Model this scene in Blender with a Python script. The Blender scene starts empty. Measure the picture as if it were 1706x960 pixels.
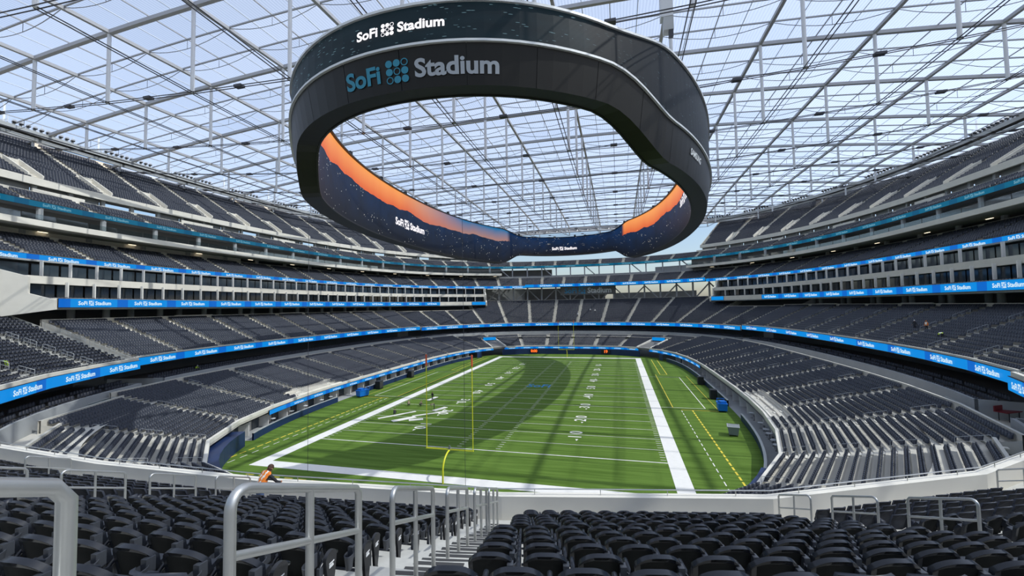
import bpy, math, random
import numpy as np
from mathutils import Vector, Matrix
random.seed(7); rng = np.random.default_rng(7)
D = bpy.data; SC = bpy.context.scene; COL = SC.collection
PI = math.pi

# ------------------------------------------------------------------ camera, sky, sun, exposure
FPX, CAM = 695.4473, np.array([19.1486, -45.0749, 19.2114])
def cam_axes(yaw=-0.2492, pitch=0.0446, roll=-0.0174):
    cy, sy, cp, sp, cr, sr = np.cos(yaw), np.sin(yaw), np.cos(pitch), np.sin(pitch), np.cos(roll), np.sin(roll)
    f = np.array([sy*cp, cy*cp, sp]); r = np.array([cy, -sy, 0.]); u = np.cross(r, f)
    return np.array([cr*r + sr*u, -sr*r + cr*u, f])
AX = cam_axes()
cd = D.cameras.new('camera'); cd.sensor_width = 36; cd.lens = FPX*36/1706; cd.clip_end = 3000; cd.clip_start = .05
co = D.objects.new('camera', cd); COL.objects.link(co)
co.matrix_world = Matrix([[AX[0][i], AX[1][i], -AX[2][i], CAM[i]] for i in range(3)] + [[0, 0, 0, 1]])
SC.camera = co
def project(P):
    c = (np.atleast_2d(P) - CAM) @ AX.T
    z = np.where(np.abs(c[:, 2]) < 1e-6, 1e-6, c[:, 2])
    return np.stack([853 + FPX*c[:, 0]/z, 480 - FPX*c[:, 1]/z, c[:, 2]], 1)

TO_SUN = Vector((.83, .02, 1.0)).normalized()
SUN_EL = math.asin(TO_SUN.z); SUN_AZ = math.atan2(TO_SUN.x, TO_SUN.y)
w = D.worlds.new('sky'); SC.world = w; w.use_nodes = True
nt = w.node_tree; bgn = nt.nodes['Background']
sky = nt.nodes.new('ShaderNodeTexSky'); sky.sky_type = 'NISHITA'; sky.sun_disc = False
sky.sun_elevation = SUN_EL; sky.sun_rotation = SUN_AZ; sky.air_density = 1.0; sky.dust_density = 1.9; sky.ozone_density = 2.2
nt.links.new(sky.outputs[0], bgn.inputs[0]); bgn.inputs[1].default_value = 0.30
sl = D.lights.new('sun', 'SUN'); sl.energy = 8.6; sl.angle = .009; sl.color = (1, .94, .83)
so = D.objects.new('sun', sl); COL.objects.link(so); so.rotation_euler = (-TO_SUN).to_track_quat('-Z', 'Y').to_euler()
so.location = (120, 60, 180)
vs = SC.view_settings; vs.view_transform = 'Standard'; vs.look = 'None'; vs.exposure = -0.76; vs.gamma = 1; vs.use_curve_mapping = False
SC.cycles.max_bounces = 7; SC.cycles.transparent_max_bounces = 12; SC.cycles.diffuse_bounces = 4

# ------------------------------------------------------------------ materials
MATS = {}
def mat(name, col, rough=.6, metal=0., noise=0., nscale=3., spec=.5, bump=0.):
    m = D.materials.new(name); m.use_nodes = True; n = m.node_tree.nodes; l = m.node_tree.links
    b = n['Principled BSDF']; b.inputs['Base Color'].default_value = (*col, 1); b.inputs['Roughness'].default_value = rough
    b.inputs['Metallic'].default_value = metal; b.inputs['Specular IOR Level'].default_value = spec
    if noise:
        tc = n.new('ShaderNodeTexCoord'); t = n.new('ShaderNodeTexNoise'); t.inputs['Scale'].default_value = nscale; t.inputs['Detail'].default_value = 6
        r = n.new('ShaderNodeMapRange'); r.inputs['To Min'].default_value = 1 - noise; r.inputs['To Max'].default_value = 1 + noise
        x = n.new('ShaderNodeMix'); x.data_type = 'RGBA'; x.blend_type = 'MULTIPLY'; x.inputs[0].default_value = 1
        x.inputs[6].default_value = (*col, 1)
        l.new(tc.outputs['Object'], t.inputs['Vector']); l.new(t.outputs['Fac'], r.inputs['Value']); l.new(r.outputs[0], x.inputs[7]); l.new(x.outputs[2], b.inputs['Base Color'])
        if bump:
            bp = n.new('ShaderNodeBump'); bp.inputs['Strength'].default_value = bump; bp.inputs['Distance'].default_value = .02
            l.new(t.outputs['Fac'], bp.inputs['Height']); l.new(bp.outputs[0], b.inputs['Normal'])
    MATS[name] = m; return m
def emat(name, col, s):
    m = D.materials.new(name); m.use_nodes = True; n = m.node_tree.nodes
    b = n['Principled BSDF']; b.inputs['Base Color'].default_value = (.01, .01, .012, 1); b.inputs['Roughness'].default_value = .4
    b.inputs['Emission Color'].default_value = (*col, 1); b.inputs['Emission Strength'].default_value = s
    MATS[name] = m; return m
mat('concrete', (.55, .52, .45), .85, noise=.14, nscale=.35)
mat('concrete_pale', (.74, .70, .61), .8, noise=.12, nscale=.5)
mat('concrete_grey', (.36, .37, .37), .85, noise=.14, nscale=.4)
mat('concrete_near', (.50, .49, .45), .85, noise=.16, nscale=6, bump=.15)
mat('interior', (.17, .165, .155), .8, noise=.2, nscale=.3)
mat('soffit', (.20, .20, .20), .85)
mat('white_paint', (.82, .79, .73), .7, noise=.07, nscale=2)
mat('yellow_paint', (.80, .62, .05), .7, noise=.1, nscale=2)
mat('blue_paint', (.01, .22, .5), .7, noise=.1, nscale=2)
mat('navy', (.012, .03, .10), .45)
mat('steel', (.52, .52, .50), .38, .75, noise=.08, nscale=9)
mat('steel_paint', (.46, .47, .46), .5, .2)
mat('rail_far', (.42, .43, .43), .45, .4)
mat('roof_steel', (.40, .40, .41), .5, .15)
mat('roof_white', (.68, .69, .70), .5, .1)
mat('cable', (.07, .07, .08), .5, .4)
mat('cable_light', (.28, .29, .31), .5, .3)
mat('seat_far', (.033, .037, .050), .45, spec=.35)
mat('seat_shell', (.009, .011, .016), .25, spec=.5)
mat('seat_panel', (.008, .009, .0085), .7, spec=.2, noise=.25, nscale=60)
mat('seat_grey', (.05, .055, .065), .4)
mat('end_panel', (.022, .022, .024), .38)
mat('plate_white', (.75, .75, .75), .5)
mat('black', (.01, .01, .011), .5)
mat('strip_dark', (.05, .05, .05), .8)
mat('glass_dark', (.03, .045, .06), .08, 0, spec=.8)
mat('goal_yellow', (.72, .70, .03), .4)
mat('orange', (.75, .10, .03), .6)
mat('blue_plastic', (.0, .16, .60), .5)
mat('grey_plastic', (.22, .24, .24), .5)
mat('red_metal', (.20, .015, .025), .45)
mat('table_white', (.85, .87, .88), .35)
mat('skin', (.45, .22, .13), .6); mat('hair', (.06, .025, .012), .7)
mat('denim', (.05, .085, .18), .8); mat('dark_cloth', (.025, .025, .03), .85); mat('khaki', (.30, .24, .15), .85); mat('white_cloth', (.7, .7, .68), .8)
mat('vest_orange', (.85, .22, .02), .7); mat('vest_yellow', (.55, .80, .03), .7); mat('vest_stripe', (.85, .85, .75), .5); mat('helmet_white', (.85, .85, .85), .35)
mat('fascia_black', (.011, .010, .0085), .42, noise=.15, nscale=.5, spec=.25)
mat('trim_silver', (.62, .63, .62), .4, .3)
mat('sign_teal', (.015, .20, .30), .5); mat('sign_grey', (.33, .36, .39), .5)
mat('sign_blue', (.06, .30, .52), .5); mat('sign_white', (.78, .80, .80), .5)
mat('ground', (.30, .29, .27), .9, noise=.1, nscale=.05)
emat('letter_white', (.72, .92, 1), 1.6); emat('letter_dim', (.25, .62, .80), .9); emat('screen_white', (1, .96, 1), 2.0)
emat('clock_orange', (1, .16, .02), 2.4); emat('downlight', (1, .85, .6), 3.5); emat('strip_light', (.75, .85, 1), 1.6)

def ribbon_mat(name, c1, c2, s):
    m = D.materials.new(name); m.use_nodes = True; n = m.node_tree.nodes; l = m.node_tree.links; b = n['Principled BSDF']
    b.inputs['Base Color'].default_value = (.01, .015, .02, 1); b.inputs['Roughness'].default_value = .5; b.inputs['Specular IOR Level'].default_value = .15
    uv = n.new('ShaderNodeUVMap'); sp = n.new('ShaderNodeSeparateXYZ'); l.new(uv.outputs[0], sp.inputs[0])
    fr = n.new('ShaderNodeMath'); fr.operation = 'FRACT'; l.new(sp.outputs[0], fr.inputs[0])
    gt = n.new('ShaderNodeMath'); gt.operation = 'GREATER_THAN'; gt.inputs[1].default_value = .80; l.new(fr.outputs[0], gt.inputs[0])
    x = n.new('ShaderNodeMix'); x.data_type = 'RGBA'; x.inputs[6].default_value = (*c1, 1); x.inputs[7].default_value = (*c2, 1)
    l.new(gt.outputs[0], x.inputs[0]); l.new(x.outputs[2], b.inputs['Emission Color']); b.inputs['Emission Strength'].default_value = s
    MATS[name] = m
ribbon_mat('led_blue', (.0, .27, .80), (.0, .14, .62), 1.55)
ribbon_mat('led_teal', (.0, .16, .30), (.0, .11, .24), 1.2)

def turf_mat():
    m = D.materials.new('turf'); m.use_nodes = True; n = m.node_tree.nodes; l = m.node_tree.links; b = n['Principled BSDF']
    tc = n.new('ShaderNodeTexCoord'); mp = n.new('ShaderNodeMapping'); mp.inputs['Scale'].default_value = (.10, 1.6, 1)
    t1 = n.new('ShaderNodeTexNoise'); t1.inputs['Scale'].default_value = 1.0; t1.inputs['Detail'].default_value = 4
    t2 = n.new('ShaderNodeTexNoise'); t2.inputs['Scale'].default_value = 30; t2.inputs['Detail'].default_value = 3
    a = n.new('ShaderNodeMath'); a.operation = 'ADD'; r = n.new('ShaderNodeValToRGB')
    r.color_ramp.elements[0].position = .75; r.color_ramp.elements[0].color = (.070, .128, .018, 1)
    r.color_ramp.elements[1].position = 1.25; r.color_ramp.elements[1].color = (.135, .225, .040, 1)
    dv = n.new('ShaderNodeMath'); dv.operation = 'MULTIPLY'; dv.inputs[1].default_value = 1.0
    l.new(tc.outputs['Object'], mp.inputs[0]); l.new(mp.outputs[0], t1.inputs['Vector']); l.new(tc.outputs['Object'], t2.inputs['Vector'])
    l.new(t1.outputs['Fac'], a.inputs[0]); l.new(t2.outputs['Fac'], a.inputs[1]); l.new(a.outputs[0], dv.inputs[0]); l.new(dv.outputs[0], r.inputs[0])
    r.color_ramp.elements[1].position = 1.0; r.color_ramp.elements[0].position = .7
    sc = n.new('ShaderNodeMath'); sc.operation = 'MULTIPLY'; sc.inputs[1].default_value = .85; l.new(a.outputs[0], sc.inputs[0]); l.new(sc.outputs[0], r.inputs[0])
    l.new(r.outputs[0], b.inputs['Base Color']); b.inputs['Roughness'].default_value = .9; b.inputs['Specular IOR Level'].default_value = .1
    MATS['turf'] = m
turf_mat()

def roof_mat():
    # fluorine-polymer film printed with fine dots: most light goes straight through, the print scatters the rest
    m = D.materials.new('roof_film'); m.use_nodes = True; n = m.node_tree.nodes; l = m.node_tree.links
    n.remove(n['Principled BSDF']); out = n['Material Output']
    tr = n.new('ShaderNodeBsdfTransparent'); tr.inputs[0].default_value = (.82, .90, 1.0, 1)
    tl = n.new('ShaderNodeBsdfTranslucent'); tl.inputs[0].default_value = (.70, .77, .86, 1)
    mx = n.new('ShaderNodeMixShader'); uv = n.new('ShaderNodeUVMap')
    wv = n.new('ShaderNodeTexWave'); wv.inputs['Scale'].default_value = .62; wv.inputs['Distortion'].default_value = 1.0; wv.bands_direction = 'X'
    oi = n.new('ShaderNodeObjectInfo')
    r = n.new('ShaderNodeMapRange'); r.inputs['To Min'].default_value = .30; r.inputs['To Max'].default_value = .40
    ad = n.new('ShaderNodeMath'); ad.operation = 'MULTIPLY_ADD'; ad.inputs[1].default_value = .10
    l.new(uv.outputs[0], wv.inputs['Vector']); l.new(wv.outputs['Fac'], r.inputs['Value']); l.new(oi.outputs['Random'], ad.inputs[0]); l.new(r.outputs[0], ad.inputs[2])
    l.new(ad.outputs[0], mx.inputs[0]); l.new(tr.outputs[0], mx.inputs[1]); l.new(tl.outputs[0], mx.inputs[2]); l.new(mx.outputs[0], out.inputs[0])
    MATS['roof_film'] = m
roof_mat()

def glass_mat():
    m = D.materials.new('clear_glass'); m.use_nodes = True; n = m.node_tree.nodes; l = m.node_tree.links
    n.remove(n['Principled BSDF']); out = n['Material Output']
    tr = n.new('ShaderNodeBsdfTransparent'); tr.inputs[0].default_value = (.80, .86, .86, 1)
    gl = n.new('ShaderNodeBsdfGlossy'); gl.inputs['Roughness'].default_value = .05; mx = n.new('ShaderNodeMixShader'); mx.inputs[0].default_value = .14
    l.new(tr.outputs[0], mx.inputs[1]); l.new(gl.outputs[0], mx.inputs[2]); l.new(mx.outputs[0], out.inputs[0]); MATS['clear_glass'] = m
glass_mat()

def city_screen(name, inner):
    # what the video board shows: dark skyline with lights; on the inside a sunset above a ridge line
    m = D.materials.new(name); m.use_nodes = True; n = m.node_tree.nodes; l = m.node_tree.links; b = n['Principled BSDF']
    b.inputs['Base Color'].default_value = (.006, .007, .009, 1); b.inputs['Roughness'].default_value = .5; b.inputs['Specular IOR Level'].default_value = .12
    uv = n.new('ShaderNodeUVMap'); sp = n.new('ShaderNodeSeparateXYZ'); l.new(uv.outputs[0], sp.inputs[0])
    def math_(op, a, bb=None, c=None):
        k = n.new('ShaderNodeMath'); k.operation = op
        for i, v in enumerate((a, bb, c)):
            if v is None: continue
            if isinstance(v, (int, float)): k.inputs[i].default_value = v
            else: l.new(v, k.inputs[i])
        return k.outputs[0]
    def vec(sx, sy):
        k = n.new('ShaderNodeCombineXYZ'); l.new(math_('MULTIPLY', sp.outputs[0], sx), k.inputs[0]); l.new(math_('MULTIPLY', sp.outputs[1], sy), k.inputs[1]); return k.outputs[0]
    def mixc(f, a, c):
        k = n.new('ShaderNodeMix'); k.data_type = 'RGBA'
        if isinstance(f, (int, float)): k.inputs[0].default_value = f
        else: l.new(f, k.inputs[0])
        for i, v in ((6, a), (7, c)):
            if isinstance(v, tuple): k.inputs[i].default_value = (*v, 1)
            else: l.new(v, k.inputs[i])
        return k.outputs[2]
    vo = n.new('ShaderNodeTexVoronoi'); vo.inputs['Scale'].default_value = 1.0; l.new(vec(1.7 if inner else 1.0, 18 if inner else 26), vo.inputs['Vector'])
    gate = n.new('ShaderNodeTexNoise'); gate.inputs['Scale'].default_value = 1; gate.inputs['Detail'].default_value = 3; l.new(vec(.35, 6), gate.inputs['Vector'])
    pt = math_('MULTIPLY', math_('LESS_THAN', vo.outputs['Distance'], .16 if inner else .2), math_('GREATER_THAN', gate.outputs['Fac'], .56 if inner else .52))
    lightcol = mixc(vo.outputs['Color'], (.9, .8, .6), (.5, .7, 1.)) if False else mixc(gate.outputs['Fac'], (.30, .55, .7), (1., .85, .65))
    fd = n.new('ShaderNodeTexNoise'); fd.inputs['Scale'].default_value = 1; fd.inputs['Detail'].default_value = 5; l.new(vec(.25, 3.), fd.inputs['Vector'])
    if inner:
        rd = n.new('ShaderNodeTexNoise'); rd.inputs['Scale'].default_value = 1; rd.inputs['Detail'].default_value = 5; l.new(vec(.07, 0.), rd.inputs['Vector'])
        ridge = math_('ADD', math_('MULTIPLY', rd.outputs['Fac'], .34), .47)
        skyf = math_('GREATER_THAN', sp.outputs[1], ridge)
        hgt = math_('DIVIDE', math_('SUBTRACT', sp.outputs[1], ridge), .34)
        dusk = mixc(hgt, (.75, .13, .035), (.95, .36, .10))
        dusk2 = mixc(hgt, (.40, .20, .16), (.02, .16, .36))
        att = n.new('ShaderNodeVertexColor'); att.layer_name = 'seg'; sc_ = n.new('ShaderNodeSeparateColor'); l.new(att.outputs[0], sc_.inputs[0])
        skyc = mixc(sc_.outputs[0], dusk, dusk2)                       # red channel: warm to blue along the board
        land = mixc(math_('MULTIPLY', math_('DIVIDE', sp.outputs[1], ridge), fd.outputs['Fac']), (.006, .007, .010), (.004, .028, .10))
        land = mixc(pt, land, lightcol)
        colr = mixc(math_('MULTIPLY', skyf, math_('SUBTRACT', 1, sc_.outputs[1])), land, skyc); st = 1.7
    else:
        base = mixc(fd.outputs['Fac'], (.001, .004, .006), (.010, .030, .042))
        dim = mixc(gate.outputs['Fac'], (.03, .12, .17), (.28, .45, .52))
        att = n.new('ShaderNodeVertexColor'); att.layer_name = 'seg'; sc_ = n.new('ShaderNodeSeparateColor'); l.new(att.outputs[0], sc_.inputs[0])
        base = mixc(sc_.outputs[0], (.0015, .002, .003), base); colr = mixc(math_('MULTIPLY', pt, sc_.outputs[0]), base, dim); st = 1.0
    l.new(colr, b.inputs['Emission Color']); b.inputs['Emission Strength'].default_value = st
    MATS[name] = m
city_screen('screen_inner', True); city_screen('screen_outer', False)

# ------------------------------------------------------------------ mesh helpers
def tag(o, label=None, cat=None, group=None, kind=None):
    if label: o['label'] = label
    if cat: o['category'] = cat
    if group: o['group'] = group
    if kind: o['kind'] = kind
    return o
def empty(name, loc=(0, 0, 0), rz=0.):
    o = D.objects.new(name, None); COL.objects.link(o); o.location = loc; o.rotation_euler = (0, 0, rz); o.empty_display_size = .2; return o
def place(name, me, parent=None, loc=(0, 0, 0), rot=(0, 0, 0), scale=(1, 1, 1)):
    o = D.objects.new(name, me); COL.objects.link(o); o.location = loc; o.rotation_euler = rot; o.scale = scale
    if parent: o.parent = parent
    return o
def copy_thing(root, loc, rz, **props):
    r = root.copy(); COL.objects.link(r); r.location = loc; r.rotation_euler = (0, 0, rz)
    for k, v in props.items(): r[k] = v
    for ch in root.children:
        c = ch.copy(); COL.objects.link(c); c.parent = r
        for g in ch.children:
            d = g.copy(); COL.objects.link(d); d.parent = c
    return r
class MB:
    def __init__(s): s.v = []; s.f = []; s.m = []; s.uv = []
    def face(s, pts, m=0, uv=None):
        b = len(s.v); s.v += [tuple(map(float, p)) for p in pts]; s.f.append(tuple(range(b, b+len(pts)))); s.m.append(m); s.uv.append(uv)
    def add(s, v, f, m=0):
        b = len(s.v); s.v += [tuple(map(float, p)) for p in v]
        for q in f: s.f.append(tuple(b+i for i in q)); s.m.append(m); s.uv.append(None)
    def obox(s, o, a, b, c, m=0):      # corner o, edge vectors a, b, c (right-handed)
        o, a, b, c = map(np.array, (o, a, b, c)); p = [o, o+a, o+a+b, o+b, o+c, o+a+c, o+a+b+c, o+b+c]
        s.add(p, [(3, 2, 1, 0), (4, 5, 6, 7), (0, 1, 5, 4), (1, 2, 6, 5), (2, 3, 7, 6), (3, 0, 4, 7)], m)
    def box(s, c, sz, rz=0., m=0):
        ca, sa = math.cos(rz), math.sin(rz); ax = np.array([ca, sa, 0])*sz[0]; ay = np.array([-sa, ca, 0])*sz[1]; az = np.array([0, 0, sz[2]])
        s.obox(np.array(c) - ax/2 - ay/2 - az/2, ax, ay, az, m)
    def tube(s, pts, r, n=6, m=0, caps=True):
        P = [np.array(p, float) for p in pts]; rings = []; up = np.array([0, 0, 1.]); pa = None
        rr = r if hasattr(r, '__len__') else [r]*len(P)
        for i, p in enumerate(P):
            t = P[min(i+1, len(P)-1)] - P[max(i-1, 0)]; t = t/np.linalg.norm(t)
            if pa is None: a = np.cross(t, up if abs(t[2]) < .9 else np.array([1., 0, 0]))
            else: a = pa - t*np.dot(pa, t)
            a = a/np.linalg.norm(a); pa = a; b = np.cross(t, a)
            rings.append([p + rr[i]*(math.cos(2*PI*k/n)*a + math.sin(2*PI*k/n)*b) for k in range(n)])
        v = [q for R in rings for q in R]; f = []
        for i in range(len(P)-1):
            for k in range(n): f.append((i*n+k, i*n+(k+1) % n, (i+1)*n+(k+1) % n, (i+1)*n+k))
        if caps: f.append(tuple(range(n))[::-1]); f.append(tuple((len(P)-1)*n+k for k in range(n)))
        s.add(v, f, m)
    def sweep(s, P, N, prof, m=0, closed=False, caps=False, z=None):
        # profile (offset outward, z) carried along path P with outward (mitred) normals N; z: optional per-point addition
        n = len(P); k = len(prof); v = []
        for i in range(n):
            for j, (o, h) in enumerate(prof): v.append((P[i][0]+N[i][0]*o, P[i][1]+N[i][1]*o, h + (z[i] if z is not None else 0)))
        f = []; ms = []
        for i in range(n-1):
            for j in range(k if closed else k-1):
                a, b = i*k+j, i*k+(j+1) % k; f.append((a, b, b+k, a+k))
        if closed and caps: f.append(tuple(range(k))); f.append(tuple((n-1)*k+j for j in range(k))[::-1])
        s.add(v, f, m)
    def build(s, name, mats, parent=None, smooth=False, loc=(0, 0, 0), rot=(0, 0, 0)):
        return place(name, s.mesh(name, mats, smooth), parent, loc, rot)
    def mesh(s, name, mats, smooth=False):
        me = D.meshes.new(name); me.from_pydata(s.v, [], s.f)
        for mm in (mats if isinstance(mats, (list, tuple)) else [mats]): me.materials.append(MATS[mm])
        if any(s.m): me.polygons.foreach_set('material_index', s.m)
        if smooth: me.polygons.foreach_set('use_smooth', [True]*len(s.f))
        if any(u is not None for u in s.uv):
            L = me.uv_layers.new(name='UVMap')
            for p, u in zip(me.polygons, s.uv):
                if u is not None:
                    for li, q in zip(p.loop_indices, u): L.data[li].uv = q
        me.update(); return me
def auto_smooth(me, ang=.7):
    try: me.set_sharp_from_angle(angle=ang); me.polygons.foreach_set('use_smooth', [True]*len(me.polygons))
    except Exception: pass

ordn = ['first', 'second', 'third', 'fourth', 'fifth', 'sixth', 'seventh', 'eighth', 'ninth', 'tenth', 'eleventh', 'twelfth', 'thirteenth', 'fourteenth', 'fifteenth', 'sixteenth', 'seventeenth', 'eighteenth']
nth = lambda n: ordn[n-1] if n <= 18 else f'{n}th'
# plan curves: superellipses about the centre of the pitch
CY = 54.86
def radius(a, b, p, t): return (np.abs(np.cos(t)/a)**p + np.abs(np.sin(t)/b)**p)**(-1/p)
def path(a, b, p, d0, d1, step=3., anchor=None):
    t = np.radians(np.linspace(d0, d1, max(200, int(abs(d1-d0)*20)))); r = radius(a, b, p, t)
    Q = np.stack([r*np.cos(t), CY + r*np.sin(t)], 1)
    s = np.r_[0, np.cumsum(np.hypot(*np.diff(Q, axis=0).T))]
    if anchor is None: n = max(2, int(round(s[-1]/step))+1); u = np.linspace(0, s[-1], n)
    else:
        i = np.argmin(np.hypot(Q[:, 0]-anchor[0], Q[:, 1]-anchor[1])); k0 = -int(s[i]//step); k1 = int((s[-1]-s[i])//step)
        u = s[i] + step*np.arange(k0, k1+1)
        if u[0] > .3: u = np.r_[0, u]
        if s[-1]-u[-1] > .3: u = np.r_[u, s[-1]]
    P = np.stack([np.interp(u, s, Q[:, 0]), np.interp(u, s, Q[:, 1])], 1)
    if anchor is not None:                 # the built stand bulges a little at the block right of the viewer
        i0 = int(np.argmin(np.hypot(P[:, 0]-anchor[0], P[:, 1]-anchor[1])))
        keepN = None
        if 0 < i0 < len(P)-1:
            e = P[i0+1]-P[i0-1]; keepN = np.array([e[1], -e[0]])/np.hypot(*e)
        for k, dy in ((1, -.32), (2, -.2)):
            if i0+k < len(P)-1: P[i0+k] += np.array([0, dy])
    e = np.diff(P, axis=0); e /= np.hypot(e[:, 0], e[:, 1])[:, None]; fn = np.stack([e[:, 1], -e[:, 0]], 1)
    N = np.zeros_like(P)
    for j, fj, q in ((0, 0, Q[1]-Q[0]), (-1, -1, Q[-1]-Q[-2])):
        m = np.array([q[1], -q[0]])/np.hypot(*q); N[j] = m/np.dot(m, fn[fj])
    for i in range(1, len(P)-1):
        m = fn[i-1]+fn[i]; m /= np.hypot(*m); N[i] = m/np.dot(m, fn[i])
    if anchor is not None and keepN is not None: N[i0] = keepN/np.dot(keepN, (fn[i0-1]+fn[i0])/2)
    return P, N
def deg_at(P): return np.degrees(np.arctan2(P[1]-CY, P[0])) % 360

# ------------------------------------------------------------------ ground and pitch
g = MB(); g.face([(-900, -700, -.25), (900, -700, -.25), (900, 1100, -.25), (-900, 1100, -.25)])
tag(g.build('ground', 'ground'), 'pale open ground outside the stadium bowl', 'ground', kind='structure')
f = MB(); P, N = path(40.5, 69, 3.4, 0, 360, 2.)
f.face([(p[0], p[1], 0) for p in P[:-1]])
field = tag(f.build('playing_field', 'turf'), 'green artificial turf football field with white lines', 'field', kind='structure')
W, L = 24.384, 109.728; YD = .9144; Z1 = .012
def flat(name, rects, m='white_paint', z=Z1):
    b = MB()
    for x0, x1, y0, y1 in rects: b.face([(x0, y0, z), (x1, y0, z), (x1, y1, z), (x0, y1, z)])
    return b.build(name, m, field)
bo = 1.83
flat('sideline', [(-W-bo, -W, -bo, L+bo)]); flat('sideline', [(W, W+bo, -bo, L+bo)])
flat('end_line', [(-W, W, -bo, 0)]); flat('end_line', [(-W, W, L, L+bo)])
for i in range(21):
    y = (10+5*i)*YD; h = .10 if i in (0, 20) else .052
    flat('yard_line', [(-W+(.1 if i not in (0, 20) else 0), W-(.1 if i not in (0, 20) else 0), y-h, y+h)])
hs = []
for i in range(11, 110):
    if i % 5 == 0: continue
    y = i*YD
    for x0, x1 in ((-W+.1, -W+.75), (W-.75, W-.1), (-3.13, -2.47), (2.47, 3.13)): hs.append((x0, x1, y-.05, y+.05))
tag(flat('hash_mark', hs), kind='stuff')
for i in range(11):
    y = (10+10*i)*YD
hm = []
for sx in (-1, 1):
    x = sx*(W+5.2)
    ys = -1.8
    while ys < 36: hm.append((x-.06, x+.06, ys, ys+1.1)); ys += 1.83
flat('dashed_line', hm)
ym = []
for sx in (-1, 1):
    x = sx*(W+6.6 if sx < 0 else W+7.1); ys = -3.
    while ys < 36.6: ym.append((x-.11, x+.11, ys, ys+1.0)); ys += 1.42
flat('dashed_line', ym, 'yellow_paint')
xs = -24.; ym = []
while xs < 24: ym.append((xs, xs+1.1, -4.4, -4.15)); xs += 1.8
flat('dashed_line', ym, 'yellow_paint')
for sx in (-1, 1):
    X = lambda v: sx*v
    def bar(x0, x1, y0, y1, m): flat('bench_line', [(min(X(x0), X(x1)), max(X(x0), X(x1)), y0, y1)], m)
    bar(W+3.9, W+4.05, 38, 76, 'yellow_paint'); bar(W+1.9, W+9.6, 38, 38.14, 'white_paint'); bar(W+9.45, W+9.6, 38, 72, 'white_paint'); bar(W+1.9, W+9.6, 72, 72.14, 'white_paint')
    bar(W+5.2, W+11.6, 36.4, 36.6, 'yellow_paint'); bar(W+11.5, W+11.6, 36.4, 74, 'yellow_paint'); bar(W+5.1, W+5.25, 76, 108, 'yellow_paint'); bar(W+6.9, W+7.05, 76, 108, 'yellow_paint'); bar(W+5.2, W+7., 76, 76.15, 'yellow_paint')

def text_mesh(body, size, mname, bold=0., res=3, extrude=0., shear=0.):
    c = D.curves.new('txt', 'FONT'); c.body = body; c.size = size; c.align_x = 'CENTER'; c.align_y = 'CENTER'; c.offset = bold; c.resolution_u = res; c.extrude = extrude; c.shear = shear
    o = D.objects.new('txt', c); COL.objects.link(o); dg = bpy.context.evaluated_depsgraph_get()
    me = D.meshes.new_from_object(o.evaluated_get(dg)); me.materials.clear(); me.materials.append(MATS[mname])
    D.objects.remove(o); D.curves.remove(c); return me
numbers = {s: text_mesh(s, 2.75, 'white_paint', .03) for s in ('1 0', '2 0', '3 0', '4 0', '5 0')}
for i in range(9):
    v = (i+1) if i < 5 else 9-i; s = f'{v} 0'; y = (20+10*i)*YD
    for sx in (-1, 1):
        place('yard_number', numbers[s], field, (sx*(W-11.9), y, Z1+.004), (0, 0, -PI/2 if sx < 0 else PI/2), (1, 1, 1))
    for sx in (-1, 1):
        if i == 4: continue
        b = MB(); dy = -1 if i < 4 else 1; yy = y + dy*2.1
        b.face([(sx*(W-11.6)-.22, yy, Z1), (sx*(W-11.6)+.22, yy, Z1), (sx*(W-11.6), yy+dy*.8, Z1)]); b.build('direction_arrow', 'white_paint', field)
place('midfield_logo', text_mesh('SoFi', 3.4, 'blue_paint', .05), field, (0, 54.86, Z1), (0, 0, 0), (1, 1.5, 1))

# ------------------------------------------------------------------ field wall and field level suites
fw = MB(); P, N = path(38.3, 66.8, 3.4, -86, 266, 2.5)
def split(P, N, keep):
    out = []; cur = []
    for i in range(len(P)):
        if keep(P[i]): cur.append(i)
        elif cur: out.append(cur); cur = []
    if cur: out.append(cur)
    return [(P[c], N[c]) for c in out if len(c) > 1]
full = lambda p: (p[1] < 4.5 or p[1] > 105)
tunnel = lambda p: (27.5 < abs(p[0]) < 31.5 and p[1] > 108)
gapL = lambda p: (33 < p[1] < 39 and abs(p[0]) > 20)
wall = empty('field_wall'); tag(wall, 'navy padded wall around the edge of the turf', 'wall', kind='structure')
for Q, M_ in split(P, N, lambda p: full(p) and not tunnel(p)):
    b = MB(); b.sweep(Q, M_, [(0, 0), (0, 2.1), (1.9, 2.1)]); b.build('pad_wall', 'navy', wall)
for Q, M_ in split(P, N, lambda p: not full(p) and not gapL(p)):
    b = MB(); b.sweep(Q, M_, [(0, 0), (0, 1.05), (.22, 1.05), (.22, 0)]); b.build('low_wall', 'navy', wall)
    b = MB(); b.sweep(Q, M_, [(-.05, 1.05), (-.05, 1.13), (.26, 1.13), (.26, 1.05)], closed=True, caps=True); b.build('wall_cap', 'steel_paint', wall)
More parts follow.
